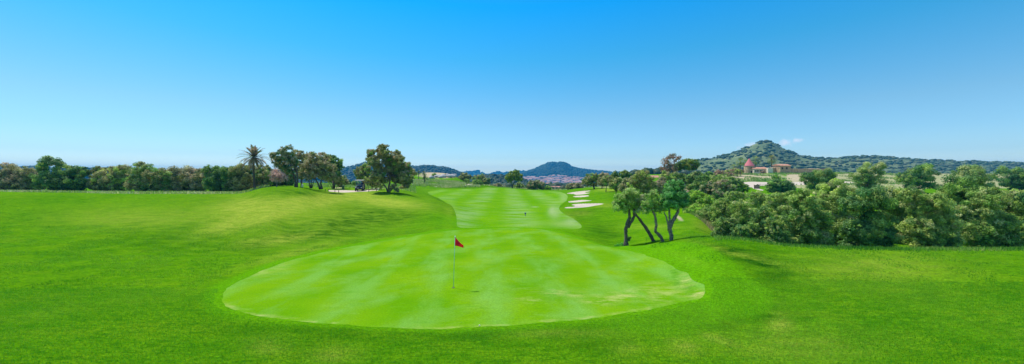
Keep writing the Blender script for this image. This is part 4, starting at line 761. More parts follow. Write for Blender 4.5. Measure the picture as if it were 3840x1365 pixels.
blades('weeds', 'green weeds growing on the stony field below the windmill', area_ud(2680, 3400, 120, 215, lambda u, d, x, rs: (sdf(road_poly, x, d) > .3) & (vnoise(x/6, d/9) > .02)), 22000, .6, [(.08, .20, .03), (.13, .24, .04), (.22, .28, .08)], 8, .14)
blades('weeds', 'weedy edge between the thicket and the mown slope', area_ud(2560, 2720, 30, 44, lambda u, d, x, rs: np.abs(u-(2560+(44-d)*10.5)) < 34), 9000, .28, [(.12, .22, .03), (.20, .25, .06), (.30, .24, .12)], 9, .03)
blades('weeds', 'ragged long grass along the foot of the right-hand thicket', area_ud(2680, 4000, 19.6, 23.5), 16000, .16, [(.05, .16, .01), (.10, .24, .02), (.20, .28, .05)], 21, .014)
blades('weeds', 'ragged long grass along the foot of the left hedge', area_ud(-400, 1010, 49, 62), 16000, .3, WP[:4], 22, .05)
def ncond(u, d, x, rs): return (sdf(green_poly, x, d, 4) > .25)
blades('grass_blades', 'short uneven grass blades of the foreground rough', area_ud(-100, 3940, 7.5, 15, ncond), 210000, .035, [(.05, .30, .006), (.08, .36, .01), (.13, .42, .015), (.24, .46, .03)], 10, .007)
blades('grass_blades', 'tufty rough grass on the mounds beside the green', area_ud(0, 3800, 15, 30, lambda u, d, x, rs: (sdf(green_poly, x, d, 6) > 1.2) & ((u < 1750) | (u > 2420)) & (vnoise(x*1.1, d*1.1) > -.05)), 130000, .05, [(.03, .22, .004), (.05, .28, .006), (.12, .38, .012), (.20, .42, .03)], 12, .012)

# ------------------------------------------------------------------ rocks of the mound
ROCK = M('limestone', (.48, .45, .42), .9, var=.35, scale=3, bump=.6, dist=.08)
rk = random.Random(4)
for i in range(26):
    a, b = [(20+rk.uniform(0, 175), 372+rk.uniform(-16, 12)), (205+rk.uniform(0, 165), 358+rk.uniform(-8, 14))][i % 2]
    u = 1600+a/3.5225; v = 560+b/3.5225; x, d = ray(u, v, 120); r = rk.uniform(.55, 1.15)*(1.25 if i % 2 else 1)
    V = ICO*np.array([rk.uniform(.9, 1.5), 1, rk.uniform(.6, .9)])*r*np.random.RandomState(i).uniform(.75, 1.2, (12, 1))
    me = npmesh('boulder', V, ICF); o = link('boulder', me, ROCK); o.location = (x, d, zg(x, d)+.4*r)
    bv = o.modifiers.new('b', 'BEVEL'); bv.width = r*.12; bv.segments = 1
    tag(o, ('pale limestone boulder in the left pile on the dry grass mound' if i % 2 == 0 else 'grey limestone boulder of the right-hand rock ledge on the dry grass mound'), 'boulder', 'boulders of the left pile' if i % 2 == 0 else 'boulders of the right ledge')
# bare pink bank between the bushes
BANK = posmat('pink_bank', (.42, .30, .22), (.66, .52, .42), .5, bump=.9, dist=.4, vec=(1, 1, .6))
uu = np.linspace(2552, 2612, 24); tt = np.linspace(0, 1, 14); V = []
for t in tt:
    for u in uu:
        d = 78+8*t+1.2*float(fbm(np.array([u*.09]), np.array([t*3.]), 3)[0]); vv = 728-48*min(1, t*1.15)+8*abs((u-2575)/30)**2*t
        V.append(((u-CU)*d/F, d, z_of(vv, d)+.5*float(fbm(np.array([u*.13+5]), np.array([t*5.]), 3)[0])))
i0 = (np.arange(13)[:, None]*24+np.arange(23)).ravel()
o = link('earth_bank', npmesh('earth_bank', V, np.stack([i0, i0+1, i0+25, i0+24], 1)), BANK, None, True); o['kind'] = 'structure'
sm = o.modifiers.new('s', 'SOLIDIFY'); sm.thickness = 2.5; sm.offset = -1

# ------------------------------------------------------------------ flagstick, hole, small course things
METALW = M('painted_pole', (.28, .60, .52), .4, var=.15); RED = M('red_flag_cloth', (.85, .02, .05), .7, var=.2, scale=30); _n, _l = RED.node_tree.nodes, RED.node_tree.links; _t = _n.new('ShaderNodeBsdfTranslucent'); _t.inputs[0].default_value = (.9, .02, .05, 1); _m = _n.new('ShaderNodeMixShader'); _m.inputs[0].default_value = .5
_p = [x for x in _n if x.type == 'BSDF_PRINCIPLED'][0]; _o = [x for x in _n if x.type == 'OUTPUT_MATERIAL'][0]; _l.new(_p.outputs[0], _m.inputs[1]); _l.new(_t.outputs[0], _m.inputs[2]); _l.new(_m.outputs[0], _o.inputs[0])
HOLE = M('hole_dark', (.015, .02, .012), .9); WHITE = M('white_plastic', (.75, .75, .72), .4, var=.05)
fx, fd = ray(1700.5, 1080); fz = zg(fx, fd); s = fd/F
t = thing('flagstick', 'slim golf flagstick standing in the hole of the putting green', 'flagstick', (fx, fd, fz))
mb = MB(); mb.tube([(0, 0, -.1), (2.5*s, 0, 95*s), (6*s, 0, 191*s)], [.011, .010, .009], 10); mb.build('pole', METALW, t, True)
mb = MB(); mb.lathe([(.0, 0), (.024, .01), (.026, .03), (.018, .05), (0, .052)], (6.2*s, 0, 190*s), 10); mb.build('finial', WHITE, t, True)
V = []; Fc = []; nu, nv = 16, 8
for i in range(nu+1):
    a = i/nu
    for j in range(nv+1):
        b = j/nv; top = (6.1+a*31.5, 190-a*30.5-1.5*math.sin(a*PI)); bot = (5.1+a*32.5, 158-a*7+1.2*math.sin(a*PI*1.5))
        V.append(((top[0]*(1-b)+bot[0]*b)*s, .03*math.sin(a*7+b*2.)*a**.5-.02*a, (top[1]*(1-b)+bot[1]*b)*s))
for i in range(nu):
    for j in range(nv): o_ = i*(nv+1)+j; Fc.append((o_, o_+1, o_+nv+2, o_+nv+1))
me = npmesh('flag', V, Fc); o = link('flag', me, RED, t, True); sm = o.modifiers.new('s', 'SOLIDIFY'); sm.thickness = .003
o['label'] = 'red triangular flag blown to the right'
t = thing('golf_hole', 'dark golf hole at the foot of the flagstick', 'hole', (fx, fd, fz))
mb = MB(); mb.lathe([(.0, .004), (.062, .004), (.064, .006), (.0, .007)], (0, 0, 0), 24); mb.build('cup', HOLE, t)
mb = MB(); mb.lathe([(.062, .003), (.070, .003), (.070, .009), (.063, .009)], (0, 0, 0), 24); mb.build('rim', M('cut_edge', (.10, .12, .05), .9), t)
mx_, md = ray(1798, 1224); mb = MB(); mb.lathe([(.021*math.sin(a*PI/8)+1e-5, -.021*math.cos(a*PI/8)) for a in range(9)], (0, 0, 0), 14); o = mb.build('golf_ball', WHITE, None, True); o.location = (mx_, md, zg(mx_, md)+.024); tag(o, 'small white golf ball on the near edge of the green', 'golf ball')
mx_, md = ray(1970, 810); BLUE = M('blue_plastic', (.02, .08, .30), .5)
t = thing('marker_post', 'short dark blue marker post standing alone on the fairway', 'marker post', (mx_, md, zg(mx_, md)))
mb = MB(); mb.tube([(0, 0, -.05), (0, 0, .36)], .035, 8); mb.build('post', BLUE, t); mb = MB(); mb.box((0, 0, .31), (.1, .03, .075)); mb.build('plate', BLUE, t, bevel=.01)
# path furniture
WOODP = M('dark_wood', (.09, .06, .04), .85, var=.4)
for u, d, lab in ((1219.5, 58.6, 'first dark stake of the path edge, left of the cart path'), (1231, 59.5, 'stake leaning by the left tip of the cart path'), (1256, 57.6, 'dark stake in front of the cart path, left of the middle'), (1270, 57.6, 'dark stake in front of the cart path, closest to the golf buggy on its left'), (1383, 56.8, 'dark stake right of the golf buggy'), (1411.5, 58.2, 'dark stake at the right end of the cart path')):
    b = P(u, d); t = thing('path_stake', lab, 'stake', b, 0, 'stakes along the cart path'); mb = MB(); mb.tube([(0, 0, -.1), (0, 0, .3), (.02, 0, .42)], [.05, .045, .04], 8); mb.build('post', WOODP, t); mb = MB(); mb.lathe([(.055, 0), (.055, .03), (.02, .05)], (.02, 0, .41), 8); mb.build('cap', M('stake_cap', (.4, .12, .08), .6), t)
b0 = P(1383, 56.8); b1 = P(1411.5, 58.2); mb = MB(); mb.tube([b0.lerp(b1, k/8)+Vector((0, 0, .33-.45*(k/8)*(1-k/8))) for k in range(9)], .018, 6); tag(mb.build('rope', M('rope', (.35, .30, .22), .9), None, True), 'sagging rope between the two stakes right of the golf buggy', 'rope')
b = P(1424, 66); PIPE = M('pale_pipe', (.62, .62, .58), .5); mb = MB(); mb.tube([b+Vector(q) for q in ((-1.6, 0, .12), (-.8, 0, .1), (-.1, 0, .12), (.25, 0, .3), (.4, 0, .55))], [.05]*5, 8); tag(mb.build('pipe', PIPE, None, True), 'white curved pipe by the right end of the cart path', 'pipe')
b = P(1132.5, 56); t = thing('notice_board', 'small white tilted sign on the mound crest by the dark olive trunk', 'sign', b); mb = MB(); mb.box((0, 0, .38), (.17, .02, .24)); o = mb.build('panel', WHITE, t, bevel=.01); o.rotation_euler = (.1, .22, 0); mb = MB(); mb.box((0, .03, .12), (.02, .015, .2)); mb.build('post', WOODP, t)
GBIN = M('green_plastic', (.03, .10, .06), .5); b = P(1287, 64.6); t = thing('litter_bin', 'dark green litter bin beside the cart path', 'bin', b)
mb = MB(); mb.box((0, 0, .32), (.15, .15, .34), top=(1.12, 1.12)); mb.build('body', GBIN, t, bevel=.02); mb = MB(); mb.box((0, 0, .70), (.19, .19, .04), top=(.8, .8)); mb.build('lid', M('bin_lid', (.05, .14, .09), .5), t, bevel=.01)

# ------------------------------------------------------------------ golf buggy with its driver
NAVY = M('navy_paint', (.012, .022, .05), .25, var=.1, bump=0, spec=.6); CREAM = M('cream_roof', (.78, .72, .66), .45, var=.05, bump=0); BLACK = M('black_rubber', (.012, .012, .013), .8, var=.2); GREYM = M('grey_metal', (.18, .18, .19), .4, metal=.6, var=.1)
LENS = M('lamp_lens', (.65, .68, .7), .15, var=.05, bump=0, spec=.8); SEATM = M('beige_vinyl', (.32, .28, .24), .6); GLASS, n, l, p = mat('windscreen'); p.inputs['Base Color'].default_value = (.85, .92, .95, 1); p.inputs['Roughness'].default_value = .03
tb = n('ShaderNodeBsdfTransparent'); tb.inputs[0].default_value = (.8, .87, .92, 1); ms = n('ShaderNodeMixShader'); fz_ = n('ShaderNodeFresnel'); fz_.inputs[0].default_value = 1.5; gl = n('ShaderNodeBsdfGlossy', inp={'Roughness': .03})
l(fz_.outputs[0], ms.inputs[0]); l(tb.outputs[0], ms.inputs[1]); l(gl.outputs[0], ms.inputs[2]); l(ms.outputs[0], [x for x in GLASS.node_tree.nodes if x.type == 'OUTPUT_MATERIAL'][0].inputs[0])
cb = P(1349, 61.0); CRZ = math.radians(-14+0)
cart = thing('golf_cart', 'dark blue golf buggy with cream roof parked on the pale path', 'golf cart', cb, math.radians(14))
# local: -y is the front (towards the camera)
def prism(prof, x0, x1, name, m, par, bev=.02):
    mb = MB(); k = len(prof); V = [(x0, y, z) for y, z in prof]+[(x1, y, z) for y, z in prof]
    mb.add(V, [tuple(range(k)), tuple(range(2*k-1, k-1, -1))]+[(i, i+k, (i+1) % k+k, (i+1) % k) for i in range(k)]); return mb.build(name, m, par, bevel=bev)
prism([(-1.2, .28), (-1.2, .55), (-1.12, .72), (-.85, .82), (-.62, .85), (-.55, .8), (-.55, .38), (-.4, .3)], -.56, .56, 'front_cowl', NAVY, cart, .04)
prism([(-.62, .24), (-.62, .31), (.35, .31), (.35, .24)], -.56, .56, 'floor_pan', BLACK, cart)
prism([(.1, .28), (.1, .62), (.2, .66), (1.15, .66), (1.2, .55), (1.2, .35), (1.05, .28)], -.57, .57, 'rear_body', NAVY, cart, .04)
mb = MB(); mb.box((0, -1.22, .36), (.5, .05, .06)); mb.build('bumper', BLACK, cart, bevel=.02)
mb = MB(); mb.box((0, .38, .71), (.52, .25, .06)); mb.build('seat', SEATM, cart, bevel=.03)
mb = MB(); mb.box((0, .68, 1.0), (.52, .05, .22)); mb.build('backrest', SEATM, cart, bevel=.03)
mb = MB(); mb.box((0, -.02, 1.80), (.62, .98, .035), top=(.95, .97)); o = mb.build('roof', CREAM, cart, bevel=.03)
for sx in (-1, 1):
    mb = MB(); mb.tube([(sx*.5, -.66, .82), (sx*.53, -.48, 1.77)], .02, 8); mb.build('roof_post', BLACK, cart)
    mb = MB(); mb.tube([(sx*.5, .86, .66), (sx*.53, .8, 1.77)], .02, 8); mb.build('roof_post', BLACK, cart)
    mb = MB(); mb.box((sx*.42, -1.19, .62), (.1, .03, .045), top=(.85, .8)); mb.build('headlight', LENS, cart, bevel=.01)
    for yy_ in (-.82, .82):
        w = MB(); w.lathe([(.10, -.085), (.2, -.09), (.225, -.06), (.23, 0), (.225, .06), (.2, .09), (.10, .085)], (0, 0, 0), 24, axis='x'); wo_ = w.build('wheel', BLACK, cart, True); wo_.location = (sx*.52, yy_, .23)
        r = MB(); r.lathe([(.0, -.06), (.07, -.075), (.12, -.07), (.125, .07), (.07, .075), (0, .06)], (0, 0, 0), 16, axis='x'); r.build('rim', GREYM, wo_)
mb = MB(); mb.add([(-.5, -.655, .84), (.5, -.655, .84), (.52, -.49, 1.75), (-.52, -.49, 1.75)], [(0, 1, 2, 3)]); o = mb.build('windscreen', GLASS, cart); sm = o.modifiers.new('s', 'SOLIDIFY'); sm.thickness = .006
mb = MB()
for a in ((-.5, .5),): mb.tube([(-.5, -.58, 1.27), (.5, -.58, 1.27)], .012, 6)
mb.build('windscreen_bar', BLACK, cart)
mb = MB(); mb.tube([(.26+.17*math.cos(a/12*2*PI), -.30+.08*math.sin(a/12*2*PI), .98+.15*math.sin(a/12*2*PI)) for a in range(13)], .015, 6); mb.tube([(.26, -.3, .98), (.26, -.5, .8)], .02, 6); mb.build('steering_wheel', BLACK, cart, True)
mb = MB(); mb.box((-.12, -1.205, .52), (.14, .008, .03)); mb.build('badge_plate', LENS, cart)
# driver: a single skinned figure, shirt, shorts and hair are separate
SKIN = M('skin', (.45, .26, .19), .5, var=.06, scale=20); SHIRT = M('black_shirt', (.012, .012, .018), .85); SHORT = M('stone_shorts', (.30, .24, .22), .85); HAIR = M('dark_hair', (.02, .014, .01), .7)
def skinned(name, V, E, R, m, par, root=0, sub=2):
    me = bpy.data.meshes.new(name); me.from_pydata(V, E, []); o = link(name, me, m, par, True)
    sk = o.modifiers.new('skin', 'SKIN'); sk.use_smooth_shade = True; sl = me.skin_vertices[0] if me.skin_vertices else None
    if not me.skin_vertices:
        bpy.context.view_layer.objects.active = o; o.select_set(True)
        try: bpy.ops.mesh.customdata_skin_add()
        except Exception: pass
        o.select_set(False)
    for i, r in enumerate(R): me.skin_vertices[0].data[i].radius = (r, r)
    me.skin_vertices[0].data[root].use_root = True
    su = o.modifiers.new('sub', 'SUBSURF'); su.levels = sub; su.render_levels = sub
    return o
pz = thing('person', 'driver in black shirt and pale shorts sitting in the golf buggy', 'person', cb, math.radians(14))
px, py = .34, .40
Vp = [(px, py, .86), (px, py+.03, 1.08), (px+.02, py, 1.30), (px+.03, py-.03, 1.44), (px+.04, py-.06, 1.52), (px+.04, py-.08, 1.62), (px+.04, py-.08, 1.69),
      (px-.2, py-.01, 1.33), (px-.27, py-.18, 1.12), (px-.14, py-.46, 1.06), (px-.1, py-.55, 1.06),
      (px+.23, py-.01, 1.33), (px+.30, py-.14, 1.10), (px+.12, py-.44, 1.05), (px+.06, py-.54, 1.08),
      (px-.1, py-.04, .84), (px-.12, py-.46, .86), (px-.12, py-.56, .46), (px-.12, py-.70, .36),
      (px+.1, py-.04, .84), (px+.15, py-.42, .86), (px+.2, py-.46, .46), (px+.2, py-.60, .36)]
Ep = [(0, 1), (1, 2), (2, 3), (3, 4), (4, 5), (5, 6), (2, 7), (7, 8), (8, 9), (9, 10), (2, 11), (11, 12), (12, 13), (13, 14), (0, 15), (15, 16), (16, 17), (17, 18), (0, 19), (19, 20), (20, 21), (21, 22)]
Rp = [.13, .13, .15, .06, .075, .10, .07, .06, .045, .033, .03, .06, .045, .033, .03, .09, .065, .045, .035, .09, .065, .045, .035]
body = skinned('body', Vp, Ep, Rp, SKIN, pz)
skinned('shirt', [Vp[0], Vp[1], Vp[2], Vp[3], Vp[7], ((Vp[7][0]+Vp[8][0])/2, (Vp[7][1]+Vp[8][1])/2, 1.22), Vp[11], ((Vp[11][0]+Vp[12][0])/2, (Vp[11][1]+Vp[12][1])/2, 1.21)], [(0, 1), (1, 2), (2, 3), (2, 4), (4, 5), (2, 6), (6, 7)], [.15, .155, .175, .07, .08, .065, .08, .065], SHIRT, pz)
skinned('shorts', [Vp[0], Vp[15], Vp[16], Vp[19], Vp[20]], [(0, 1), (1, 2), (0, 3), (3, 4)], [.15, .105, .085, .105, .085], SHORT, pz)
mb = MB(); mb.lathe([(.0, .0), (.085, .01), (.105, .05), (.09, .1), (.05, .13), (0, .14)], (px+.04, py-.06, 1.62), 14); mb.build('hair', HAIR, pz, True)
mb = MB(); mb.box((px+.04, py-.185, 1.60), (.013, .02, .022), top=(.5, .5)); mb.build('nose', SKIN, pz, bevel=.005)
for fx_, side in ((-1, 0), (1, 0)):
    mb = MB(); mb.lathe([(.0, -.012), (.011, 0), (0, .012)], (px+.04+fx_*.032, py-.172, 1.635), 8); mb.build('eye', HAIR, pz, True)
    hx, hy, hz = Vp[10] if fx_ < 0 else Vp[14]
    V_h = [(hx, hy, hz)]; E_h = []; R_h = [.028]
    for q, (dx_, L_) in enumerate(((-.024, .055), (-.008, .065), (.008, .062), (.024, .048))):
        i = len(V_h); V_h += [(hx+dx_, hy-.035, hz+.01), (hx+dx_, hy-.035-L_*.6, hz), (hx+dx_, hy-.035-L_*.8, hz-.03)]; E_h += [(0, i), (i, i+1), (i+1, i+2)]; R_h += [.011, .009, .008]
    i = len(V_h); V_h += [(hx-fx_*.03, hy-.01, hz), (hx-fx_*.045, hy-.045, hz-.01)]; E_h += [(0, i), (i, i+1)]; R_h += [.011, .009]
    skinned('hand', V_h, E_h, R_h, SKIN, pz, sub=1)

# ------------------------------------------------------------------ windmill, farm walls, palms on the right-hand rise
def stone(name, a, b, c):
    m, n, l, p = mat(name); tc = n('ShaderNodeTexCoord'); vo = n('ShaderNodeTexVoronoi', feature='DISTANCE_TO_EDGE', inp={'Scale': 1.8}); l(tc.outputs['Object'], vo.inputs['Vector'])
    nz = n('ShaderNodeTexNoise', inp={'Scale': 1.3, 'Detail': 7, 'Roughness': .7}); l(tc.outputs['Object'], nz.inputs['Vector']); r = ramp(n('ShaderNodeValToRGB'), [(.32, a), (.5, b), (.68, c)]); l(nz.outputs[0], r.inputs[0])
    r2 = ramp(n('ShaderNodeValToRGB'), [(0, (.5, .5, .5)), (.08, (1, 1, 1))]); l(vo.outputs[0], r2.inputs[0]); mm = n('ShaderNodeMixRGB', blend_type='MULTIPLY'); mm.inputs[0].default_value = .8; l(r.outputs[0], mm.inputs[1]); l(r2.outputs[0], mm.inputs[2]); l(mm.outputs[0], p.inputs[0])
    p.inputs['Roughness'].default_value = .95; bm_ = n('ShaderNodeBump', inp={'Strength': .6, 'Distance': .06}); l(vo.outputs[0], bm_.inputs['Height']); l(bm_.outputs[0], p.inputs['Normal']); return m
STONE = stone('tan_stone', (.30, .18, .09), (.54, .36, .20), (.72, .54, .34)); ROOFP = M('pink_roof', (.58, .16, .17), .8, var=.15, scale=3); TILE = M('clay_tile', (.50, .25, .16), .9, var=.35, scale=2); PLAST = M('pale_plaster', (.80, .60, .44), .9, var=.25, scale=1.2); DOORM = M('dark_opening', (.03, .025, .02), .9)
md = 200.; s = md/F; mu = 2809.5; b = P(mu, md); zb = z_of(652, md)
t = thing('windmill', 'round stone windmill tower with pink conical roof', 'windmill', (b.x, md, min(b.z, zb)-.3)); h0 = 0; hw = z_of(622, md)-min(b.z, zb)+.3; ht = z_of(593.5, md)-min(b.z, zb)+.3
mb = MB(); mb.lathe([(17.6*s, 0), (17.2*s, hw*.5), (16.4*s, hw)], (0, 0, 0), 40); mb.build('tower_wall', STONE, t, False)
mb = MB(); mb.lathe([(17.4*s, hw-.1), (17.3*s, hw+.05), (8.4*s, (hw+ht)/2+.03), (.05, ht)], (0, 0, 0), 40); mb.build('cone_roof', ROOFP, t, False)
mb = MB(); mb.box((-3*s, -16.6*s, hw-1.0), (.22, .2, .28)); mb.build('window', DOORM, t)
mb = MB(); mb.box((-.3, -17.3*s, .9), (.5, .2, .95)); mb.build('door', DOORM, t)
def farm(name, label, u0, u1, v0, v1, d, m, roof=None, wins=(), dep=4, cat='building', slope=0):
    s = d/F; uc = (u0+u1)/2; bz = min(P(u0, d).z, P(u1, d).z, z_of(v1, d))-.4; t = thing(name, label, cat, ((uc-CU)*s, d, bz)); hw = (u1-u0)/2*s; H = z_of(v0, d)-bz
    mb = MB(); k = 14; V = []; rng = random.Random(u0)
    for yy in (0, dep):
        for i in range(k+1): V.append((-hw+2*hw*i/k, yy, 0))
        for i in range(k+1): V.append((-hw+2*hw*i/k, yy, H+(rng.uniform(-.25, .12) if not roof else 0)+slope*i/k))
    n1 = k+1; Fc = []
    for i in range(k): Fc += [(i, i+1, n1+i+1, n1+i), (2*n1+i+1, 2*n1+i, 3*n1+i, 3*n1+i+1), (n1+i, n1+i+1, 3*n1+i+1, 3*n1+i)]
    Fc += [(0, n1, 3*n1, 2*n1), (k, 2*n1+k, 3*n1+k, n1+k)]; mb.add(V, Fc); mb.build('wall', m, t)
    if roof:
        mb = MB(); mb.add([(-hw-.3, -.4, H+.02), (hw+.3, -.4, H+.02), (hw+.3, dep/2, H+roof), (-hw-.3, dep/2, H+roof), (hw+.3, dep+.4, H+.02), (-hw-.3, dep+.4, H+.02)], [(0, 1, 2, 3), (3, 2, 4, 5), (0, 3, 5), (1, 4, 2), (0, 5, 4, 1)]); mb.build('roof', TILE, t)
    for a, b_, w_, h_ in wins:
        mb = MB(); mb.box(((a-uc)*s, 0, z_of(b_, d)-bz), (w_, .08, h_)); mb.build('window', DOORM, t)
    return t
farm('farmhouse', 'long low farmhouse with clay tile roof right of the windmill', 2827, 2880, 633, 650, 196, PLAST, 1.0, [(2834, 641, .35, .4), (2842, 641, .35, .4), (2851, 641, .35, .4), (2858, 641, .35, .4), (2866, 641, .35, .4)], 6)
farm('white_wall', 'bright whitewashed wall end between the farmhouse and the ruined wall', 2880, 2899, 629, 648, 193, M('whitewash', (.88, .68, .50), .9, var=.12), None, (), 1.2, 'wall')
farm('ruined_wall', 'brownish ruined stone wall right of the whitewashed wall end', 2899, 2927, 628, 646, 195, STONE, None, [(2912, 638, .3, .5)], 1.2, 'wall')
farm('stone_house', 'taller stone house with tiled roof at the right edge of the photo', 2926, 2965, 621, 646, 192, STONE, .9, [(2934, 631, .4, .5), (2950, 631, .4, .5)], 6)
farm('ruined_wall', 'low stone wall running off right of the tiled stone house', 2965, 3120, 632, 647, 194, STONE, None, (), 1.2, 'wall')
PF = ((.09, .16, .03), (.16, .22, .05), (.22, .24, .07))
palm('palm_tree', 'fan palm left of the windmill, the taller one', 2777, 186, 607, 19, 1.3, nf=44, pal=PF, fan=True)
palm('palm_tree', 'low fan palm at the far left of the windmill palms', 2750, 178, 630, 18, 1.5, nf=36, pal=PF, fan=True)
palm('palm_tree', 'fan palm half hidden behind the left of the windmill roof', 2797, 214, 610, 15, 1.2, nf=34, pal=PF, fan=True)
palm('palm_tree', 'fan palm rising right behind the windmill roof', 2832, 212, 602, 19, 1.3, nf=44, pal=PF, fan=True)
palm('palm_tree', 'yellowish fan palm above the farm walls', 2893, 206, 597, 19, 1.5, nf=44, pal=((.16, .18, .04), (.24, .20, .06), (.12, .17, .03)), fan=True)
fb = [(2730, 168, z6((640, 460, 40), (680, 450, 40)), BROWN+YEL, 'brownish dry bush left of the windmill mound'), (2690, 170, z6((540, 450, 36), (500, 460, 30), (590, 455, 30)), BROWN, 'reddish dry brush line behind the bush group'), (2766, 172, z6((740, 430, 40), (790, 440, 30), (700, 440, 35)), YEL+BROWN, 'yellow-green bush at the left foot of the windmill'),
      (2862, 186, z6((1050, 440, 14), (1030, 442, 10)), BROWN, 'small dry bush in front of the farmhouse wall'), (2912, 150, z6((1190, 500, 30), (1160, 505, 24), (1220, 510, 20)), MID+BRIGHT, 'green bush on the stony field below the farm walls'), (2920, 200, z6((1225, 375, 18), (1200, 380, 14)), OLIVE, 'bush peeking over the ruined wall')]
for u, d, bl, pal, lab in fb: plant('field_bush', lab, 'bush', u, d, bl, pal, parts=('stem', 'foliage'), cover=.8, sr=.8, group='bushes around the windmill')
# dirt-road fence and sheet
b = P(2838, 101); NET = M('brown_net', (.26, .19, .13), .9, var=.3, scale=4); t = thing('screen_panel', 'tattered brown screen hanging beside the dirt road', 'screen', b)
mb = MB(); V = []
for i in range(9):
    for j in range(5): V.append((-.75+1.5*i/8, .06*math.sin(i*1.3), .05+1.15*j/4*(1-.12*math.sin(i*.9))))
mb.add(V, [(i*5+j, (i+1)*5+j, (i+1)*5+j+1, i*5+j+1) for i in range(8) for j in range(4)]); o = mb.build('sheet', NET, t); sm = o.modifiers.new('s', 'SOLIDIFY'); sm.thickness = .02
for sx in (-1, 1):
    mb = MB(); mb.tube([(sx*.77, 0, -.1), (sx*.77, 0, 1.3)], .035, 6); mb.build('post', WOODP, t)
t = thing('wire_fence', 'thin post and wire fence along the dirt road', 'fence', P(2870, 106)); o0 = t.location.copy(); tops = []
for i in range(8):
    q = P(2851+i*7, 105+i*.6)-o0; mb = MB(); mb.tube([q-Vector((0, 0, .1)), q+Vector((0, 0, 1.1))], .04, 6); mb.build('post', WOODP, t); tops.append(q)
mb = MB()
for h in (.4, .7, 1.0):
    for a, c in zip(tops, tops[1:]): mb.tube([a+Vector((0, 0, h)), c+Vector((0, 0, h))], .012, 4)
mb.build('wire', GREYM, t)
b = P(2636, 92); t = thing('field_shed', 'small dark shed with brown roof between the dome bushes', 'shed', (b.x, b.y, z_of(672, 92)-.5)); mb = MB(); mb.box((0, 0, .9), (.75, .9, .9)); mb.build('wall', DOORM, t); mb = MB(); mb.box((0, 0, 1.86), (1.0, 1.2, .07)); mb.build('roof', M('brown_roof', (.22, .13, .08), .9), t)

# ------------------------------------------------------------------ town at the foot of the mountain
HW = [M('house_wall_'+c, v, .9, var=.08, scale=.3, bump=0) for c, v in (('cream', (.66, .56, .48)), ('white', (.74, .68, .64)), ('pink', (.60, .42, .36)), ('tan', (.52, .40, .30)))]
HR = [M('house_roof_'+c, v, .9, var=.2, scale=.4, bump=0) for c, v in (('clay', (.48, .22, .15)), ('pale', (.56, .34, .26)))]
def house_mesh(w, dp, h, r, i):
    mb = MB(); mb.box((0, 0, h/2-2), (w/2, dp/2, h/2+2)); mb.add([(-w/2-.4, -dp/2-.4, h), (w/2+.4, -dp/2-.4, h), (w/2+.4, 0, h+r), (-w/2-.4, 0, h+r), (w/2+.4, dp/2+.4, h), (-w/2-.4, dp/2+.4, h)], [(0, 1, 2, 3), (3, 2, 4, 5), (0, 3, 5), (1, 4, 2)], 1)
    for k in range(int(w//3)):
        for fl in range(int(h//3)): mb.box((-w/2+1.8+k*3, -dp/2-.02, 1.6+fl*3), (.55, .06, .7), m=2)
    me = bpy.data.meshes.new('town_house'); me.from_pydata(mb.V, [], mb.F); me.update()
    for m in (HW[i % 4], HR[i // 2 % 2], DOORM): me.materials.append(m)
    me.polygons.foreach_set('material_index', mb.M); return me
HM = [house_mesh(*a, i) for i, a in enumerate(((11, 9, 7, 2.2), (14, 10, 9, 2.4), (9, 8, 6, 1.8), (17, 10, 10, 2.2), (12, 9, 10, 2), (20, 11, 8, 2.6), (10, 9, 9, 2), (13, 11, 6, 2.4)))]
rt_ = random.Random(9)
def hill_ray(u, v):
    d = np.linspace(1150, 2700, 900); x = (u-CU)*d/F; zz = np.maximum(zt(x, d), R_MTN(x, d)); h = np.nonzero(zz >= z_of(v, d))[0]; i = h[0] if len(h) else 600; return x[i], d[i], zz[i]
for i in range(230):
    u = rt_.uniform(1962, 2192); e = 1-abs((u-2085)/125)**2; vt = 684-12*max(0, e)**.8-6*math.exp(-((u-2080)/28)**2); v = rt_.uniform(vt-3, 693)
    if u < 2000: v = rt_.uniform(671, 690)
    x, d, z = hill_ray(u, v)
    o = bpy.data.objects.new('town_house', HM[rt_.randrange(8)]); col.objects.link(o); sc_ = d/1750*rt_.uniform(.9, 1.15); o.scale = (sc_,)*3; o.location = (x, d, z+.5); o.rotation_euler = (0, 0, rt_.uniform(-.5, .5))
    tag(o, 'small pale house with tiled roof in the far town below the mountain', 'house', 'houses of the far town')
x, d, z = hill_ray(2093, 669); s = d/F
t = thing('large_building', 'large white terraced building standing over the far town', 'building', (x, d, z-3)); 
mb = MB(); mb.box((0, 0, 4*s), (13*s, 9, 4.5*s)); mb.build('wall', HW[1], t); mb = MB(); mb.box((1*s, 3, 10*s), (11*s, 8, 1.8*s)); mb.build('upper_storey', HW[1], t); mb = MB(); mb.box((0, 0, 8.45*s), (13.4*s, 9.4, .2*s)); mb.build('roof_edge', HR[1], t)
for k in range(8):
    for fl in (3., 6.): mb = MB(); mb.box(((-10.5+3*k)*s, -9.05, fl*s), (.7*s, .12, .8*s)); mb.build('window', DOORM, t)
x, d, z = hill_ray(2068, 667); t = thing('church', 'pale church with square tower left of the large white building', 'church', (x, d, z-2)); mb = MB(); mb.box((0, 0, 5), (11, 7, 8)); mb.build('nave', HW[3], t); mb = MB(); mb.box((-8, 0, 8), (3, 3, 12)); mb.build('tower', HW[0], t); mb = MB(); mb.box((0, 0, 13.3), (11.3, 7.3, .3), top=(.9, .2)); mb.build('roof', HR[0], t)
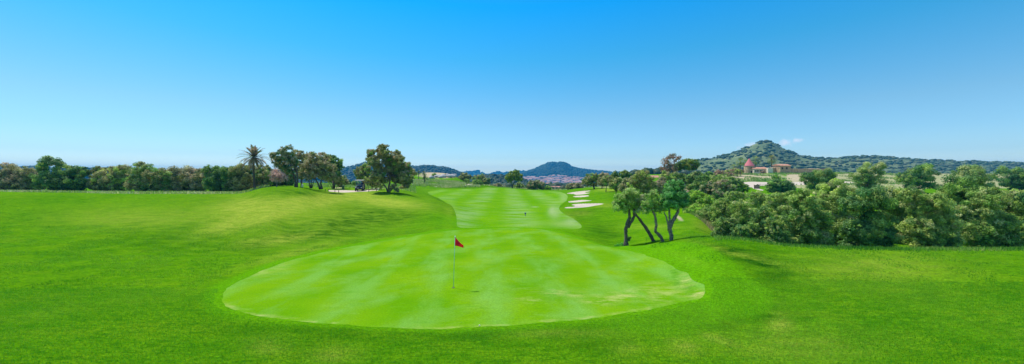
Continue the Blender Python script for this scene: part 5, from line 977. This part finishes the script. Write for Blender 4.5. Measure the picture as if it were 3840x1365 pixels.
for u, v, d, lab, w_ in ((2070, 700, 420, 'cottage with orange tiled roof among the valley trees', 6), (2082, 707, 300, 'ochre cottage low in the valley just above the fairway crest', 4.2), (2062, 690, 640, 'pale villa with red roof in the upper valley trees', 8), (1881, 691, 700, 'pale shed roof left of the lone pine', 7), (2454, 672, 190, 'pale roofed house behind the olive row right of the tall olive', 1.6), (2273, 655, 420, 'pale house between the trees of the bunker mound', 1.8)):
    b = Vector(((u-CU)*d/F, d, z_of(v, d)))
    t = thing('cottage', lab, 'house', (b.x, b.y, b.z-2.6)); mb = MB(); mb.box((0, 0, 0), (w_, 4, 2.6)); mb.build('wall', HW[1], t); mb = MB(); mb.add([(-w_-.4, -4.4, 2.6), (w_+.4, -4.4, 2.6), (w_+.4, 0, 4.6), (-w_-.4, 0, 4.6), (w_+.4, 4.4, 2.6), (-w_-.4, 4.4, 2.6)], [(0, 1, 2, 3), (3, 2, 4, 5), (0, 3, 5), (1, 4, 2), (0, 5, 4, 1)]); mb.build('roof', TILE, t)
x = (1964.5-CU)*2600/F; zz = float(R_MTN(np.array([x]), np.array([2600.]))[0]); zz = max(zz, 0); t = thing('radio_mast', 'thin radio mast on the ridge left of the mountain', 'mast', (x, 2600, zz)); mb = MB(); mb.tube([(0, 0, -5), (0, 0, z_of(636, 2600)-zz)], [1.6, .7], 6); mb.build('pole', GREYM, t); mb = MB(); mb.box((0, 0, (z_of(636, 2600)-zz)*.6), (2.5, 2.5, .5)); mb.build('platform', GREYM, t)

# ------------------------------------------------------------------ the air
mb = MB(); mb.box((0, 2250, 15), (6900, 2600, 96)); hz = mb.build('haze', [], None)
hm = bpy.data.materials.new('haze'); hm.use_nodes = True; n, l = nodes(hm.node_tree); pv = n('ShaderNodeVolumePrincipled'); pv.inputs['Density'].default_value = 2.0e-4; pv.inputs['Color'].default_value = (.05, .50, 1.0, 1); pv.inputs['Anisotropy'].default_value = .1
oo = n('ShaderNodeOutputMaterial'); l(pv.outputs[0], oo.inputs['Volume']); hz.data.materials.append(hm); tag(hz, 'thin blue haze softening the far hills', 'haze', None, 'stuff')
